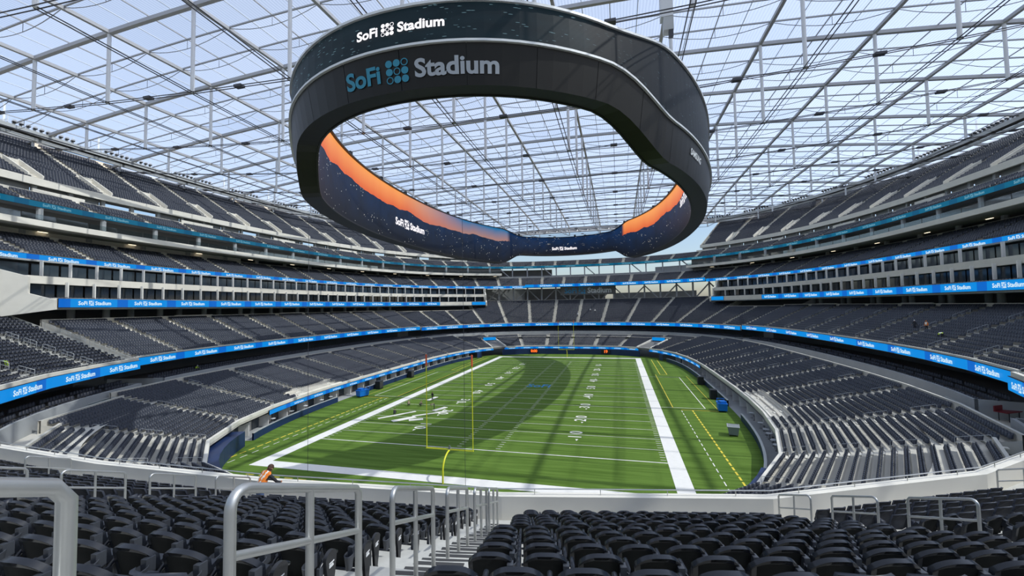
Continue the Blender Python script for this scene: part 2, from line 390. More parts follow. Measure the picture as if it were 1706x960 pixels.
# recessed suites behind the low wall
suite = empty('field_suites'); tag(suite, 'field level suites with glazed fronts behind the low navy wall', 'suites', kind='structure')
for Q, M_ in split(P, N, lambda p: not full(p)):
    b = MB(); b.sweep(Q, M_, [(.22, .02), (3.6, .02)]); b.build('terrace', 'concrete_grey', suite)
    b = MB(); b.sweep(Q, M_, [(3.6, 0), (3.6, 2.3)]); b.build('back_wall', 'concrete_pale', suite)
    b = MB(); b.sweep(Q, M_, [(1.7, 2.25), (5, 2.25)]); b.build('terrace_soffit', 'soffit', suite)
    me_d = MB(); me_d.box((0, 0, 1.1), (1.7, .1, 2.1)); md = me_d.mesh('door_glass', 'glass_dark')
    me_p = MB(); me_p.box((0, 0, 1.13), (.16, 1.5, 2.25)); mp = me_p.mesh('pier', 'white_paint')
    for i in range(len(Q)-1):
        c = (Q[i]+Q[i+1])/2; nn = M_[i]/np.hypot(*M_[i]); rz = math.atan2(nn[1], nn[0])-PI/2
        place('door_glass', md, suite, (*(c+nn*3.52), 0), (0, 0, rz))
        if i % 2 == 0: place('pier', mp, suite, (*(Q[i]+nn*2.8), 0), (0, 0, rz))

# ------------------------------------------------------------------ seating tiers
SEATS = {'near': [], 'mid': [], 'far': []}
AISLES = {}
def tier(name, label, base, rng_deg, z0, rows, s, rise, sec, lod, pitch=.52, aisle=1.25, anchor=None, mname='concrete', first=.0, smax=None, aisle_at=None, soffit=None, steps=True, light=True):
    P, N = path(*base, *rng_deg, sec, anchor); root = None; nF = len(P)-1
    rowsF = [rows(((P[i]+P[i+1])/2)) if callable(rows) else rows for i in range(nF)]
    b = MB()
    for i in range(nF):
        for k in range(rowsF[i]):
            o0, o1 = (0 if k == 0 else first+k*s), first+(k+1)*s; z = z0+k*rise
            A, B = P[i]+N[i]*o0, P[i+1]+N[i+1]*o0; A1, B1 = P[i]+N[i]*o1, P[i+1]+N[i+1]*o1
            b.face([(*A, z), (*B, z), (*B1, z), (*A1, z)]); zb = z-rise if k else z-.4
            b.face([(*A, zb), (*B, zb), (*B, z), (*A, z)])
        o = first+rowsF[i]*s; z = z0+(rowsF[i]-1)*rise
        A, B = P[i]+N[i]*o, P[i+1]+N[i+1]*o
        b.face([(*A, z), (*B, z), (*B, z+1.0), (*A, z+1.0)]); A1, B1 = P[i]+N[i]*(o+.25), P[i+1]+N[i+1]*(o+.25)
        b.face([(*A, z+1.), (*B, z+1.), (*B1, z+1.), (*A1, z+1.)]); b.face([(*A1, z+1.), (*B1, z+1.), (*B1, z-2), (*A1, z-2)])
        for e, (j, r) in enumerate(((i, rowsF[i-1] if i else 0), (i+1, rowsF[i+1] if i < nF-1 else 0))):   # side walls where the rows step
            if r < rowsF[i]:
                ka = r; pts = [(*(P[j]+N[j]*(first+ka*s)), z0+ka*rise-.5)] + [(*(P[j]+N[j]*(first+k*s)), z0+k*rise+.3) for k in range(ka, rowsF[i]+1)] + [(*(P[j]+N[j]*(first+rowsF[i]*s)), z0+ka*rise-.5)]
                b.face(pts)
    root = b.build(name, mname); tag(root, label, 'seating tier', kind='structure')
    if soffit:
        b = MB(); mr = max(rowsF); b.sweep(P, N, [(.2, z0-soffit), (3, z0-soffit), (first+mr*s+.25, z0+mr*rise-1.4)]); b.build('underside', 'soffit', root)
    if steps:
        b = MB()
        for j in range(1, len(P)-1):
            nr = max(rowsF[max(j-1, 0)], rowsF[min(j, nF-1)])
            n = N[j]/np.hypot(*N[j]); t = np.array([n[1], -n[0]])
            for k in range(1, nr):
                o = first+k*s; q = P[j]+N[j]*o; z = z0+k*rise
                b.obox((*(q-t*.5-n*.32), z-rise), (*(t*1.0), 0), (*(n*.32), 0), (0, 0, rise*.5))
        b.build('aisle_steps', 'concrete_pale', root)
    for i in range(nF):
        e = P[i+1]-P[i]; e /= np.hypot(*e); n = np.array([e[1], -e[0]]); ang = math.atan2(-n[1], -n[0])-PI/2
        for k in range(rowsF[i]):
            o = first+k*s+s*.72; A, B = P[i]+N[i]*o, P[i+1]+N[i+1]*o; Ln = np.hypot(*(B-A))
            aw = aisle(k) if callable(aisle) else aisle
            nseat = int((Ln-aw)/pitch)
            if nseat < 1: continue
            st = (Ln-nseat*pitch)/2+pitch/2
            for q in range(nseat):
                c = A+e*(st+q*pitch); SEATS[lod].append((c[0], c[1], z0+k*rise, ang, i, k, q, nseat))
    AISLES[name] = (P, N, rowsF)
    return root
T1 = tier('lower_bowl', 'lowest shallow tier of dark seats wrapping the field', (40.0, 68.4, 3.3), (-86, 266), 2.95,
     lambda c: int(min(20, max(4, ((radius(58.8, 81.8, 2.6, math.atan2(c[1]-CY, c[0])) - math.hypot(c[0], c[1]-CY))/.84)))), .84, .215, 9.6, 'mid', aisle=1.3)
near_rows = lambda c: 20
T2n = tier('end_stand', 'near end tier of black seats where the viewer stands', (62, 85.4, 2.6), (221.9, 318.9), 11.25, near_rows, .9, .385, 9.9, 'near', pitch=.64, aisle=1.35, anchor=(14.7, -29.75), mname='concrete_near', first=.25, soffit=1.0, steps=False)
side_rows = lambda c: 16
T2r = tier('middle_tier', 'second tier of dark seats along the right touchline', (62.3, 85.7, 2.6), (-40.8, 39.2), 11.7, side_rows, .86, .385, 10.2, 'mid', soffit=1.0)
T2l = tier('middle_tier', 'second tier of dark seats along the left touchline', (62.3, 85.7, 2.6), (138.9, 221.6), 11.7, side_rows, .86, .385, 10.2, 'mid', soffit=1.0)
far_rows = lambda c: 27 if 51 < deg_at(c) < 118 else 16
T2f = tier('far_end_tier', 'tall second tier of dark seats behind the far goal', (62, 85.4, 2.6), (39.6, 138.4), 11.3, far_rows, .9, .385, 10.4, 'far', pitch=.54, soffit=1.0)
T4 = tier('upper_middle_tier', 'third tier of dark seats above the suites', (82, 106.5, 2.6), (-32, 232), 29.4, 10, .84, .42, 10.5, 'far', pitch=.54, soffit=.9)
T5 = tier('slim_upper_tier', 'narrow fourth tier of dark seats under the top deck', (88.5, 116.5, 2.6), (-22, 216), 40.2, 6, .84, .42, 11.5, 'far', pitch=.54, soffit=.9)
va = lambda k: 3.1 if 1 <= k <= 8 else 1.5
T6l = tier('top_deck', 'steep top deck of dark seats on the left', (94.5, 122.5, 2.6), (110.5, 212), 45.9, 27, .84, .53, 12.5, 'far', pitch=.54, soffit=1., aisle=va)
T6r = tier('top_deck', 'steep top deck of dark seats on the right', (94.5, 122.5, 2.6), (-18, 62.5), 45.9, 27, .84, .53, 12.5, 'far', pitch=.54, soffit=1., aisle=va)

# ------------------------------------------------------------------ parapets, fascias and recesses between the tiers
def band(name, label, cat, base, rng_deg, prof, m, closed=True, step=3., parent=None, anchor=None, kind='structure'):
    P, N = path(*base, *rng_deg, step, anchor); b = MB(); b.sweep(P, N, prof, closed=closed, caps=closed); o = b.build(name, m, parent)
    if not parent: tag(o, label, cat, kind=kind)
    return o, P, N
def boxp(o0, o1, z0, z1): return [(o0, z0), (o0, z1), (o1, z1), (o1, z0)]
# lip at the front of the lower bowl
band('bowl_lip', 'pale concrete lip along the front of the lower bowl', 'parapet', (40.0, 68.4, 3.3), (-86, 266), boxp(-.05, .35, 2.85, 3.35), 'concrete_pale', step=9.6)
for r_, lab in (((206.5, 221), 'left'), ((318, 336), 'right')):
    b = MB(); P, N = path(40.0, 68.4, 3.3, *r_, 9.6/4); b.sweep(P, N, [(.3, 2.9), (.3, 3.5), (.55, 3.5), (.55, 3.15), (2.9, 3.15), (2.9, 4.15), (3.1, 4.15), (3.1, 3.0)], closed=True, caps=True)
    tag(b.build('camera_platform', 'concrete_pale'), f'pale concrete camera platform cut into the front rows of the {lab} lower bowl', 'platform', kind='structure')
PLAT = lambda x, y: (206.3 < deg_at((x, y)) < 221.2 or 317.8 < deg_at((x, y)) < 336.2)
SEATS['mid'] = [q for q in SEATS['mid'] if not (q[2] < 3.5 and PLAT(q[0], q[1]))]
TUN = []
for dg_, lab in ((114.5, 'left'), (65.5, 'right')):
    tr_ = math.radians(dg_); r0 = radius(40.0, 68.4, 3.3, tr_); q0 = np.array([r0*math.cos(tr_), CY+r0*math.sin(tr_)]); Pt, Nt = path(40.0, 68.4, 3.3, dg_-1, dg_+1, 1.); nn = Nt[len(Nt)//2]; nn = nn/np.hypot(*nn)
    t = empty('corner_tunnel', (*q0, 0), math.atan2(nn[1], nn[0])-PI/2); tag(t, f'dark tunnel with a blue sign cut through the lower seats at the far {lab} corner', 'tunnel', kind='structure'); TUN.append((q0, nn))
    b = MB(); b.obox((-2.9, 8.2, 2.0), (5.8, 0, 0), (0, 3.5, 0), (0, 0, 4.6)); b.build('portal_shade', 'interior', t)  # solid block, no opening: its dark colour stands for the shaded tunnel mouth
    b = MB(); b.obox((-2.9, -.6, 2.6), (5.8, 0, 0), (0, 8.8, 2.0), (0, 0, .62)); b.build('ramp', 'interior', t)  # dark slab laid over the treads, colour standing for the recess's shade
    wb = MB(); wb.add([(-.2, -.6, 2.2), (.2, -.6, 2.2), (.2, 9., 2.2), (-.2, 9., 2.2), (-.2, -.6, 3.6), (.2, -.6, 3.6), (.2, 9., 6.2), (-.2, 9., 6.2)], [(3, 2, 1, 0), (4, 5, 6, 7), (0, 1, 5, 4), (1, 2, 6, 5), (2, 3, 7, 6), (3, 0, 4, 7)]); wbm = wb.mesh('side_wall', 'concrete_pale')
    for sx in (-1, 1): place('side_wall', wbm, t, (sx*3.1, 0, 0))
    b = MB(); b.box((0, 7.95, 6.0), (5.9, .3, 1.3)); sg_ = b.build('sign_board', 'black', t); b = MB(); b.face([(-2.9, 7.78, 5.4), (2.9, 7.78, 5.4), (2.9, 7.78, 6.6), (-2.9, 7.78, 6.6)], 0, [(0, 0), (.7, 0), (.7, 1), (0, 1)]); b.build('screen', 'led_blue', sg_)
def in_tunnel(x, y):
    for q0, nn in TUN:
        d_ = np.array([x, y])-q0; u = d_@nn; v = d_@np.array([nn[1], -nn[0]])
        if abs(v) < 3.6 and -1 < u < 11.9: return True
    return False
SEATS['mid'] = [q for q in SEATS['mid'] if not (q[2] < 6.5 and q[1] > 105 and in_tunnel(q[0], q[1]))]
# grey wall behind the lower bowl with a dark club level behind it
for nm, r_ in (('left', (141, 219)), ('right', (-36.8, 38)), ('far', (41, 137.5)), ('near', (222.5, 317))):
    b_, a_ = (61.2, 84.6), 2.6
    band('wall_'+nm+'_club', f'grey concrete wall between lower bowl and club seats, {nm} side', 'wall', (61.2, 84.2, 2.6), r_, boxp(-.3, 0, 6.0, 8.15), 'concrete_grey', step=5)
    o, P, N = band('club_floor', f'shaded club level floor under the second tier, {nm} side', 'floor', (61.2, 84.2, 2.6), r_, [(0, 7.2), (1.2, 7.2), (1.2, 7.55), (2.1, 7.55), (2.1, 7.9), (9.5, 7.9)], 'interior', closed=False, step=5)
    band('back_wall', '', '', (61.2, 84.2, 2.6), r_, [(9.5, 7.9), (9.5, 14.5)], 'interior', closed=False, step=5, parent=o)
    for q_, n_, sg_ in ((P[0], N[0], 1), (P[-1], N[-1], -1)):     # return walls at both ends
        n_ = n_/np.hypot(*n_); t_ = np.array([-n_[1], n_[0]])*sg_; b = MB(); a_, c_ = (t_*.3, n_*9.3) if sg_ < 0 else (n_*9.3, t_*.3)
        b.obox((*(q_-n_*.3), 6.0), (*a_, 0), (*c_, 0), (0, 0, 2.15)); b.build('return_wall', 'concrete_grey', o)
    for i in range(len(P)-1):
        e = P[i+1]-P[i]; Ln = np.hypot(*e); e = e/Ln; n = np.array([e[1], -e[0]]); ang = math.atan2(-n[1], -n[0])-PI/2
        for k in range(3):
            for q in range(int(Ln/.56)):
                c = P[i]+e*(.3+q*.56)+n*(.7+.9*k); SEATS['far'].append((*c, 7.2+.35*k, ang, i, k, 0, False))
# apron between the back of the lower bowl and that wall
band('bowl_walkway', 'concrete walkway behind the last row of the lower bowl', 'walkway', (60.9, 83.9, 2.6), (-86, 266), [(-6, 6.2), (11, 6.2)], 'concrete', closed=False)
ANCH = (14.7, -29.75)
band('front_parapet', 'concrete parapet in front of the nearest seats', 'parapet', (62, 85.4, 2.6), (221.9, 318.9), boxp(-.38, .0, 10.3, 12.12), 'concrete_pale', step=9.9, anchor=ANCH)
for nm, base, r_, z, st in (('right side', (62.3, 85.7, 2.6), (-40.8, 39.2), 12.3, 10.2), ('left side', (62.3, 85.7, 2.6), (138.9, 221.6), 12.3, 10.2), ('far end', (62, 85.4, 2.6), (39.6, 138.4), 12.0, 10.4)):
    band('tier_parapet', f'thin concrete parapet above the blue ribbon board, {nm} of the second tier', 'parapet', base, r_, boxp(-.18, .0, z-1.6, z), 'concrete_pale', step=st)
# rail along the top of the near parapet
P, N = path(62, 85.4, 2.6, 221.9, 318.9, 9.9, ANCH)
b = MB(); b.tube([(*(P[i]-N[i]*.19), 12.33) for i in range(len(P))], .022, 6)
pr = b.build('parapet_rail', 'steel'); tag(pr, 'low steel rail on top of the near concrete parapet', 'railing')
pm = MB(); pm.tube([(0, 0, 0), (0, 0, .22)], .016, 6); pmm = pm.mesh('post', 'steel')
for i in range(len(P)-1):
    for q in range(4):
        c = P[i]+(P[i+1]-P[i])*(q+.5)/4 - N[i]*.19; place('post', pmm, pr, (*c, 12.11))

# suites between second and third tier
SU = ((-36, 55.5, 'right'), (115, 218.5, 'left'))
for d0, d1, nm in SU:
    root = empty('suite_block'); tag(root, f'two stacked rows of glazed suites on the {nm} side', 'suites', kind='structure')
    def part(n_, base, prof, m, closed=True, step=4.4): return band(n_, '', '', base, (d0, d1), prof, m, closed, step, root)
    part('lower_slab', (73.3, 101.3, 2.6), boxp(.1, 16, 20.0, 20.5), 'concrete_grey'); part('lower_slab_edge', (73.3, 101.3, 2.6), boxp(-.05, .5, 20.3, 21.85), 'concrete_pale')
    part('middle_slab', (76.3, 103.3, 2.6), boxp(0, 14, 24.25, 24.6), 'concrete_grey'); part('middle_slab_edge', (76.3, 103.3, 2.6), boxp(-.05, .4, 24.2, 25.45), 'concrete_pale')
    part('upper_slab', (79.5, 105, 2.6), boxp(1.0, 12, 28.2, 28.5), 'concrete_grey')
    for zf, base, lab in ((21.3, (73.3, 101.3, 2.6), 'lower'), (24.9, (76.3, 103.3, 2.6), 'upper')):
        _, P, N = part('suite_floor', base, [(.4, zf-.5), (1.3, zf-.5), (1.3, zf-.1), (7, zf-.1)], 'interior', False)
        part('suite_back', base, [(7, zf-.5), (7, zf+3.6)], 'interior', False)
        gm = MB(); gm.box((0, 0, 1.5), (4.2, .06, 3.0)); gme = gm.mesh('glass_pane', 'glass_dark')
        mm = MB(); mm.box((0, 0, 1.7), (.20, .45, 3.4)); mme = mm.mesh('dividing_pier', 'white_paint')
        for i in range(len(P)-1):
            e = P[i+1]-P[i]; Ln = np.hypot(*e); e = e/Ln; n = np.array([e[1], -e[0]]); rz = math.atan2(n[1], n[0])-PI/2; c = (P[i]+P[i+1])/2
            place('glass_pane', gme, root, (*(c+n*4.6), zf-.1), (0, 0, rz)); place('dividing_pier', mme, root, (*(P[i]+n*2.6), zf-.1), (0, 0, rz))
            for k in range(2):
                for q in range(int(Ln/.62)):
                    cc = P[i]+e*(.3+q*.62)+n*(.75+.95*k); SEATS['far'].append((*cc, zf-.5+.4*k, rz+PI, i, k, 0, False))
    # end wall with the stepped outline seen at the near end
    for dd in (d0, d1):
        prof = [(73.0, 101., 20.0), (73.0, 101., 21.5), (76.0, 103., 22.6), (76., 103., 25.2), (79.5, 105, 26.4), (79.5, 105, 28.4), (94, 118, 28.4), (94, 118, 18.5), (80, 108, 18.8)]
        pts = []
        for a, bb, z in prof:
            t = math.radians(dd); r = radius(a, bb, 2.6, t); pts.append((r*math.cos(t), CY+r*math.sin(t), z))
        b = MB(); t = math.radians(dd); tn = np.array([-math.sin(t), math.cos(t), 0])*(.5 if dd == d1 else -.5)
        b.face(pts); b.face([tuple(np.array(p)+tn) for p in pts][::-1])
        for i in range(len(pts)):
            a, c = np.array(pts[i]), np.array(pts[(i+1) % len(pts)]); b.face([a, c, c+tn, a+tn])
        b.build('end_wall', 'concrete_pale', root)
# concourse behind the second tier: columns, wall pieces
conc = empty('concourse'); tag(conc, 'shaded concourse with columns behind the second tier', 'concourse', kind='structure')
cm = MB(); cm.tube([(0, 0, 0), (0, 0, 4.2)], .55, 10); cme = cm.mesh('column', 'concrete_grey'); auto_smooth(cme)
wm = MB(); wm.box((0, 0, .55), (9.2, .3, 1.1)); wme = wm.mesh('low_wall', 'concrete_pale')
for r_ in ((-38, 39), (139, 220)):
    P, N = path(62.3, 85.7, 2.6, *r_, 10.2)
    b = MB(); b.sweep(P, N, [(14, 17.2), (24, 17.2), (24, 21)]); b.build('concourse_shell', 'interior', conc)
    for i in range(len(P)-1):
        c = (P[i]+P[i+1])/2; nn = N[i]/np.hypot(*N[i]); rz = math.atan2(nn[1], nn[0])-PI/2
        place('column', cme, conc, (*(P[i]+nn*16.8), 17.2)); place('column', cme, conc, (*(c+nn*18.5), 17.2))
        if i % 3 == 1: place('low_wall', wme, conc, (*(c+nn*14.3), 17.5), (0, 0, rz))
# third tier concourse, white slab edge, club recess and the slab under the fourth tier
for d0, d1, nm in ((-30, 64, 'right'), (110, 230, 'left')):
    root = empty('upper_concourse'); tag(root, f'upper concourse with a long pale slab edge on the {nm} side', 'concourse', kind='structure')
    def part(n_, base, prof, m, closed=True, step=5.5): return band(n_, '', '', base, (d0, d1), prof, m, closed, step, root)
    part('floor_plate', (82, 106.5, 2.6), [(8.6, 33.3), (18, 33.3), (18, 40)], 'interior', False)
    part('slab_edge', (85.5, 111, 2.6), boxp(0, .5, 35.2, 36.25), 'concrete_pale'); part('slab', (85.5, 111, 2.6), boxp(.5, 15, 35.3, 35.6), 'concrete_grey')
    _, P, N = part('club_back', (85.5, 111, 2.6), [(6, 35.6), (6, 39.5)], 'interior', False)
    cm2 = MB(); cm2.tube([(0, 0, 0), (0, 0, 3.9)], .5, 8); c2 = cm2.mesh('column', 'concrete_grey'); auto_smooth(c2)
    gm = MB(); gm.box((0, 0, .55), (5.3, .03, 1.0)); gl = gm.mesh('glass_balustrade', 'clear_glass')
    lm = MB(); lm.box((0, 0, 0), (1.6, .25, .06)); lme = lm.mesh('ceiling_light', 'downlight')
    for i in range(len(P)-1):
        c = (P[i]+P[i+1])/2; e = P[i+1]-P[i]; e /= np.hypot(*e); nn = np.array([e[1], -e[0]]); rz = math.atan2(nn[1], nn[0])-PI/2
        place('glass_balustrade', gl, root, (*(c+nn*.2), 36.25), (0, 0, rz))
        if i % 2: place('column', c2, root, (*(P[i]+nn*3.5), 35.6)); place('column', c2, root, (*(P[i]+nn*7.), 33.3 - 1.9), (0, 0, 0), (1.2, 1.2, 1))
        if i % 3 == 0: place('ceiling_light', lme, root, (*(c+nn*6.5), 35.22), (0, 0, rz))
        for q in range(9):
            cc = P[i]+e*(.3+q*.6)+nn*.9; SEATS['far'].append((*cc, 35.65, rz+PI, i, 0, 0, False))
    if nm == 'left': wr = (178, 228)
    else: wr = (-30, -5)
    band('concourse_wall', '', '', (82, 106.5, 2.6), wr, boxp(10.5, 10.8, 33.3, 35.4), 'concrete_pale', True, 5, root)
# top deck ledge, wall pieces below it
for d0, d1, nm in ((-18, 62.5, 'right'), (110.5, 212, 'left')):
    band('deck_ledge', f'pale ledge along the front of the top deck, {nm} side', 'ledge', (94.5, 122.5, 2.6), (d0, d1), boxp(-.35, .2, 44.85, 46.25), 'concrete_pale', step=12.5)
    root = empty('deck_backing'); tag(root, f'wall pieces and openings under the top deck, {nm} side', 'wall', kind='structure')
    P, N = path(94.5, 122.5, 2.6, d0, d1, 6.2)
    pb = MB(); pb.box((0, 0, 1.2), (5.6, .3, 2.4)); pbm = pb.mesh('wall_piece', 'concrete_grey'); pp = MB(); pp.box((0, 0, 1.2), (.7, .7, 2.6)); ppm = pp.mesh('pier', 'concrete_grey')
    gb = MB(); gb.box((0, 0, .9), (9., .3, 1.4)); gbm = gb.mesh('balcony_wall', 'concrete_pale')
    for i in range(len(P)-1):
        c = (P[i]+P[i+1])/2; e = P[i+1]-P[i]; e /= np.hypot(*e); nn = np.array([e[1], -e[0]]); rz = math.atan2(nn[1], nn[0])-PI/2; dg = deg_at(c)
        place('pier', ppm, root, (*(P[i]+nn*.8), 42.4))
        if not (i % 5 in (0, 1) and (dg > 185 or i % 2 == 0) and nm == 'left'): place('wall_piece', pbm, root, (*(c+nn*1.5), 42.6), (0, 0, rz))
        if i % 5 == 3: place('balcony_wall', gbm, root, (*(c-nn*.9), 42.3), (0, 0, rz))
    # vomitories: concrete stair housings at the foot of each aisle
    Pa, Na, _ = AISLES['top_deck']
    Pa, Na = path(94.5, 122.5, 2.6, d0, d1, 12.5)
    vm = MB(); X = 1.0
    for sx in (-1, 1):
        pr_ = [(.9, 46.), (.9, 47.3), (6.8, 51.2), (6.8, 49.8)]
        v = [(sx*1.2-.12, y, z-45.9) for y, z in pr_] + [(sx*1.2+.12, y, z-45.9) for y, z in pr_]
        vm.add(v, [(0, 1, 2, 3), (7, 6, 5, 4), (0, 4, 5, 1), (1, 5, 6, 2), (2, 6, 7, 3), (3, 7, 4, 0)])
    vm.obox((-1.2, 6.5, 2.8), (2.4, 0, 0), (0, .4, 0), (0, 0, 2.2)); vm.obox((-1.15, .9, .05), (.85, 0, 0), (0, 5.6, 3.6), (0, 0, .3)); vm.obox((.3, .9, .05), (.85, 0, 0), (0, 5.6, 3.6), (0, 0, .3))
    vme = vm.mesh('stair_housing', 'concrete_pale')
    for i in range(1, len(Pa)-1):
        nn = Na[i]/np.hypot(*Na[i]); rz = math.atan2(nn[1], nn[0])-PI/2
        o = place('stair_housing', vme, None, (*Pa[i], 45.9), (0, 0, rz)); tag(o, f'pale concrete stair housing in the {nm} top deck, {nth(i)} from its {"near" if nm == "right" else "far"} end', 'stair housing', f'stair housings of the {nm} top deck')
# outer shell that keeps daylight out of the concourses on both long sides
for d0, d1, nm in ((-36, 57, 'right'), (113, 232, 'left')):
    band('wall_'+nm+'_shell', f'outer concrete shell behind the stands on the {nm} side', 'wall', (103, 128, 2.6), (d0, d1), boxp(0, .5, -.2, 41.5), 'concrete_grey')

# ------------------------------------------------------------------ blue ribbon boards with repeated lettering
def emblem(b, cx, cy, sc, m=0):
    solid = {(0, 0): 0, (1, 0): 1, (2, 0): 1, (0, 1): 1, (1, 1): 0, (2, 1): 1, (0, 2): 1, (1, 2): 1, (2, 2): 0}
    for (i, j), sol in solid.items():
        x, y, r, n = cx+(i-1)*sc*.36, cy+(j-1)*sc*.36, sc*.165, 12
        ring = [(x+r*math.cos(2*PI*k/n), y+r*math.sin(2*PI*k/n), 0) for k in range(n)]
        if sol: b.face(ring, m)
        else:
            inn = [(x+r*.74*math.cos(2*PI*k/n), y+r*.74*math.sin(2*PI*k/n), 0) for k in range(n)]
            for k in range(n): b.face([ring[k], ring[(k+1) % n], inn[(k+1) % n], inn[k]], m)
def logo_mesh(size, m1, m2=None, bold=.03, res=2):
    m2 = m2 or m1; b = MB(); t1 = text_mesh('SoFi', size, m1, bold*size, res); t2 = text_mesh('Stadium', size, m2, bold*size, res)
    w1 = t1.vertices; x1 = max(v.co.x for v in w1)-min(v.co.x for v in w1); x2 = max(v.co.x for v in t2.vertices)-min(v.co.x for v in t2.vertices)
    gap = size*.24; ew = size*1.0; tot = x1+x2+ew+2*gap; y0 = np.mean([min(v.co.y for v in w1), max(v.co.y for v in w1)])
    def put(t, cx, m):
        mn = min(v.co.x for v in t.vertices); k = cx-mn
        b.add([(v.co.x+k, v.co.y, 0) for v in t.vertices], [tuple(p.vertices) for p in t.polygons], m)
    put(t1, -tot/2, 0); emblem(b, -tot/2+x1+gap+ew/2, y0, size*.92, 0); put(t2, -tot/2+x1+ew+2*gap, 1)
    D.meshes.remove(t1); D.meshes.remove(t2)
    return b.mesh('lettering', [m1, m2]), tot
LOGO, LW = logo_mesh(1.0, 'letter_white'); LOGO_D, _ = logo_mesh(1.0, 'letter_dim')
def ribbon(label, base, rng_deg, z0, z1, off=-.22, led='led_blue', logo=None, gap=9.5, size=.72, step=2.0, sec=None, anchor=None):
    if sec is None: P, N = path(*base, *rng_deg, step)
    else:                                   # straight facets that follow the parapet, cut into short pieces
        Pf, Nf = path(*base, *rng_deg, sec, anchor); P, N = [], []
        for i in range(len(Pf)-1):
            for q in range(5): P.append(Pf[i]+(Pf[i+1]-Pf[i])*q/5); N.append(Nf[i]+(Nf[i+1]-Nf[i])*q/5)
        P.append(Pf[-1]); N.append(Nf[-1]); P, N = np.array(P), np.array(N)
    P2 = P+N*off
    b = MB(); b.sweep(P, N, boxp(off+.01, off+.16, z0-.05, z1+.05), closed=True, caps=True); root = b.build('ribbon_board', 'black'); tag(root, label, 'led board')
    if sec is not None: gap = sec
    b = MB(); s = np.r_[0, np.cumsum(np.hypot(*np.diff(P2, axis=0).T))]/gap
    for i in range(len(P)-1): b.face([(*P2[i], z0), (*P2[i+1], z0), (*P2[i+1], z1), (*P2[i], z1)], 0, [(s[i], 0), (s[i+1], 0), (s[i+1], 1), (s[i], 1)])
    b.build('screen', led, root)
    tot = s[-1]*gap
    if sec is None: US = list(np.arange(.4*gap, tot-.4*gap, gap))
    else: US = [(s[5*i]+s[5*i+5])/2*gap for i in range((len(P)-1)//5) if (s[5*i+5]-s[5*i])*gap > 6.5]     # one per straight facet
    for u in US:
        q = np.array([np.interp(u, s*gap, P2[:, 0]), np.interp(u, s*gap, P2[:, 1])]); i = min(int(np.searchsorted(s*gap, u)), len(N)-1)
        if sec is not None:
            j_ = (i-1)//5*5; e_ = P2[min(j_+5, len(P2)-1)]-P2[j_]; nf = np.array([e_[1], -e_[0]])/np.hypot(*e_)
        n = nf if sec is not None else N[i]/np.hypot(*N[i]); pj = project([(*q, z0)])[0]
        if pj[2] < 0 or not (-150 < pj[0] < 1860): continue
        place('lettering', logo or LOGO, root, (*(q-n*.10), (z0+z1)/2-.03), (PI/2, 0, math.atan2(n[1], n[0])-PI/2), (size, size, size))
    return root
lo = (40.0, 68.4, 3.3)
ribbon('blue ribbon board above the field suites on the left', lo, (139, 229), 2.15, 2.85, off=-.42, size=.42, gap=6)
ribbon('blue ribbon board above the field wall, far left curve', lo, (116.5, 138.6), 2.15, 2.85, off=-.42, size=.42, gap=6)
ribbon('blue ribbon board behind the far end zone', lo, (67.5, 112.5), 2.15, 2.85, off=-.42, size=.42, gap=6)
ribbon('blue ribbon board above the field wall, far right curve', lo, (26, 63.5), 2.15, 2.85, off=-.42, size=.42, gap=6)
ribbon('blue ribbon board under the nearest stand, turning away at the left edge', (62, 85.4, 2.6), (221.9, 318.9), 10.35, 11.65, off=-.6, gap=9.2, size=.85, sec=9.9, anchor=(14.7, -29.75))
ribbon('blue ribbon board along the front of the second tier, left side', (62.3, 85.7, 2.6), (138.9, 221.6), 10.8, 12.0, off=-.35, gap=8.6, size=.85, sec=10.2)
ribbon('blue ribbon board along the front of the second tier, right side', (62.3, 85.7, 2.6), (-40.8, 39.2), 10.8, 12.0, off=-.35, gap=8.6, size=.85, sec=10.2)
ribbon('blue ribbon board along the front of the second tier, far end', (62, 85.4, 2.6), (39.6, 138.4), 10.5, 11.7, off=-.35, gap=8.6, size=.85, sec=10.4)
ribbon('blue ribbon board under the suites on the left', (73.3, 101.3, 2.6), (128.5, 218.3), 20.35, 21.75, off=-.3, gap=10, size=.9)
ribbon('short blue ribbon board at the far tip of the left suites', (73.3, 101.3, 2.6), (115.2, 119), 20.35, 21.75, off=-.3, gap=10, size=.8)
ribbon('blue ribbon board under the suites on the right', (73.3, 101.3, 2.6), (-36, 41), 20.35, 21.75, off=-.3, gap=10, size=.9)
ribbon('short blue ribbon board at the far tip of the right suites', (73.3, 101.3, 2.6), (52, 55.3), 20.35, 21.75, off=-.3, gap=10, size=.8)
ribbon('blue ribbon board under the third tier, left side', (82, 106.5, 2.6), (104, 232), 28.35, 29.5, off=-.3, gap=9.6, size=.8)
ribbon('blue ribbon board under the third tier, far end', (81.5, 106, 2.6), (58.5, 104), 28.6, 30.0, off=-.5, gap=10, size=.95)
ribbon('blue ribbon board under the third tier, right side', (82, 106.5, 2.6), (-32, 58.5), 28.35, 29.5, off=-.3, gap=9.6, size=.8)
ribbon('dim teal ribbon board under the fourth tier, left half', (88.5, 116.5, 2.6), (90, 216), 39.25, 40.3, off=-.3, led='led_teal', logo=LOGO_D, gap=11, size=.75)
ribbon('dim teal ribbon board under the fourth tier, right half', (88.5, 116.5, 2.6), (-22, 90), 39.25, 40.3, off=-.3, led='led_teal', logo=LOGO_D, gap=11, size=.75)

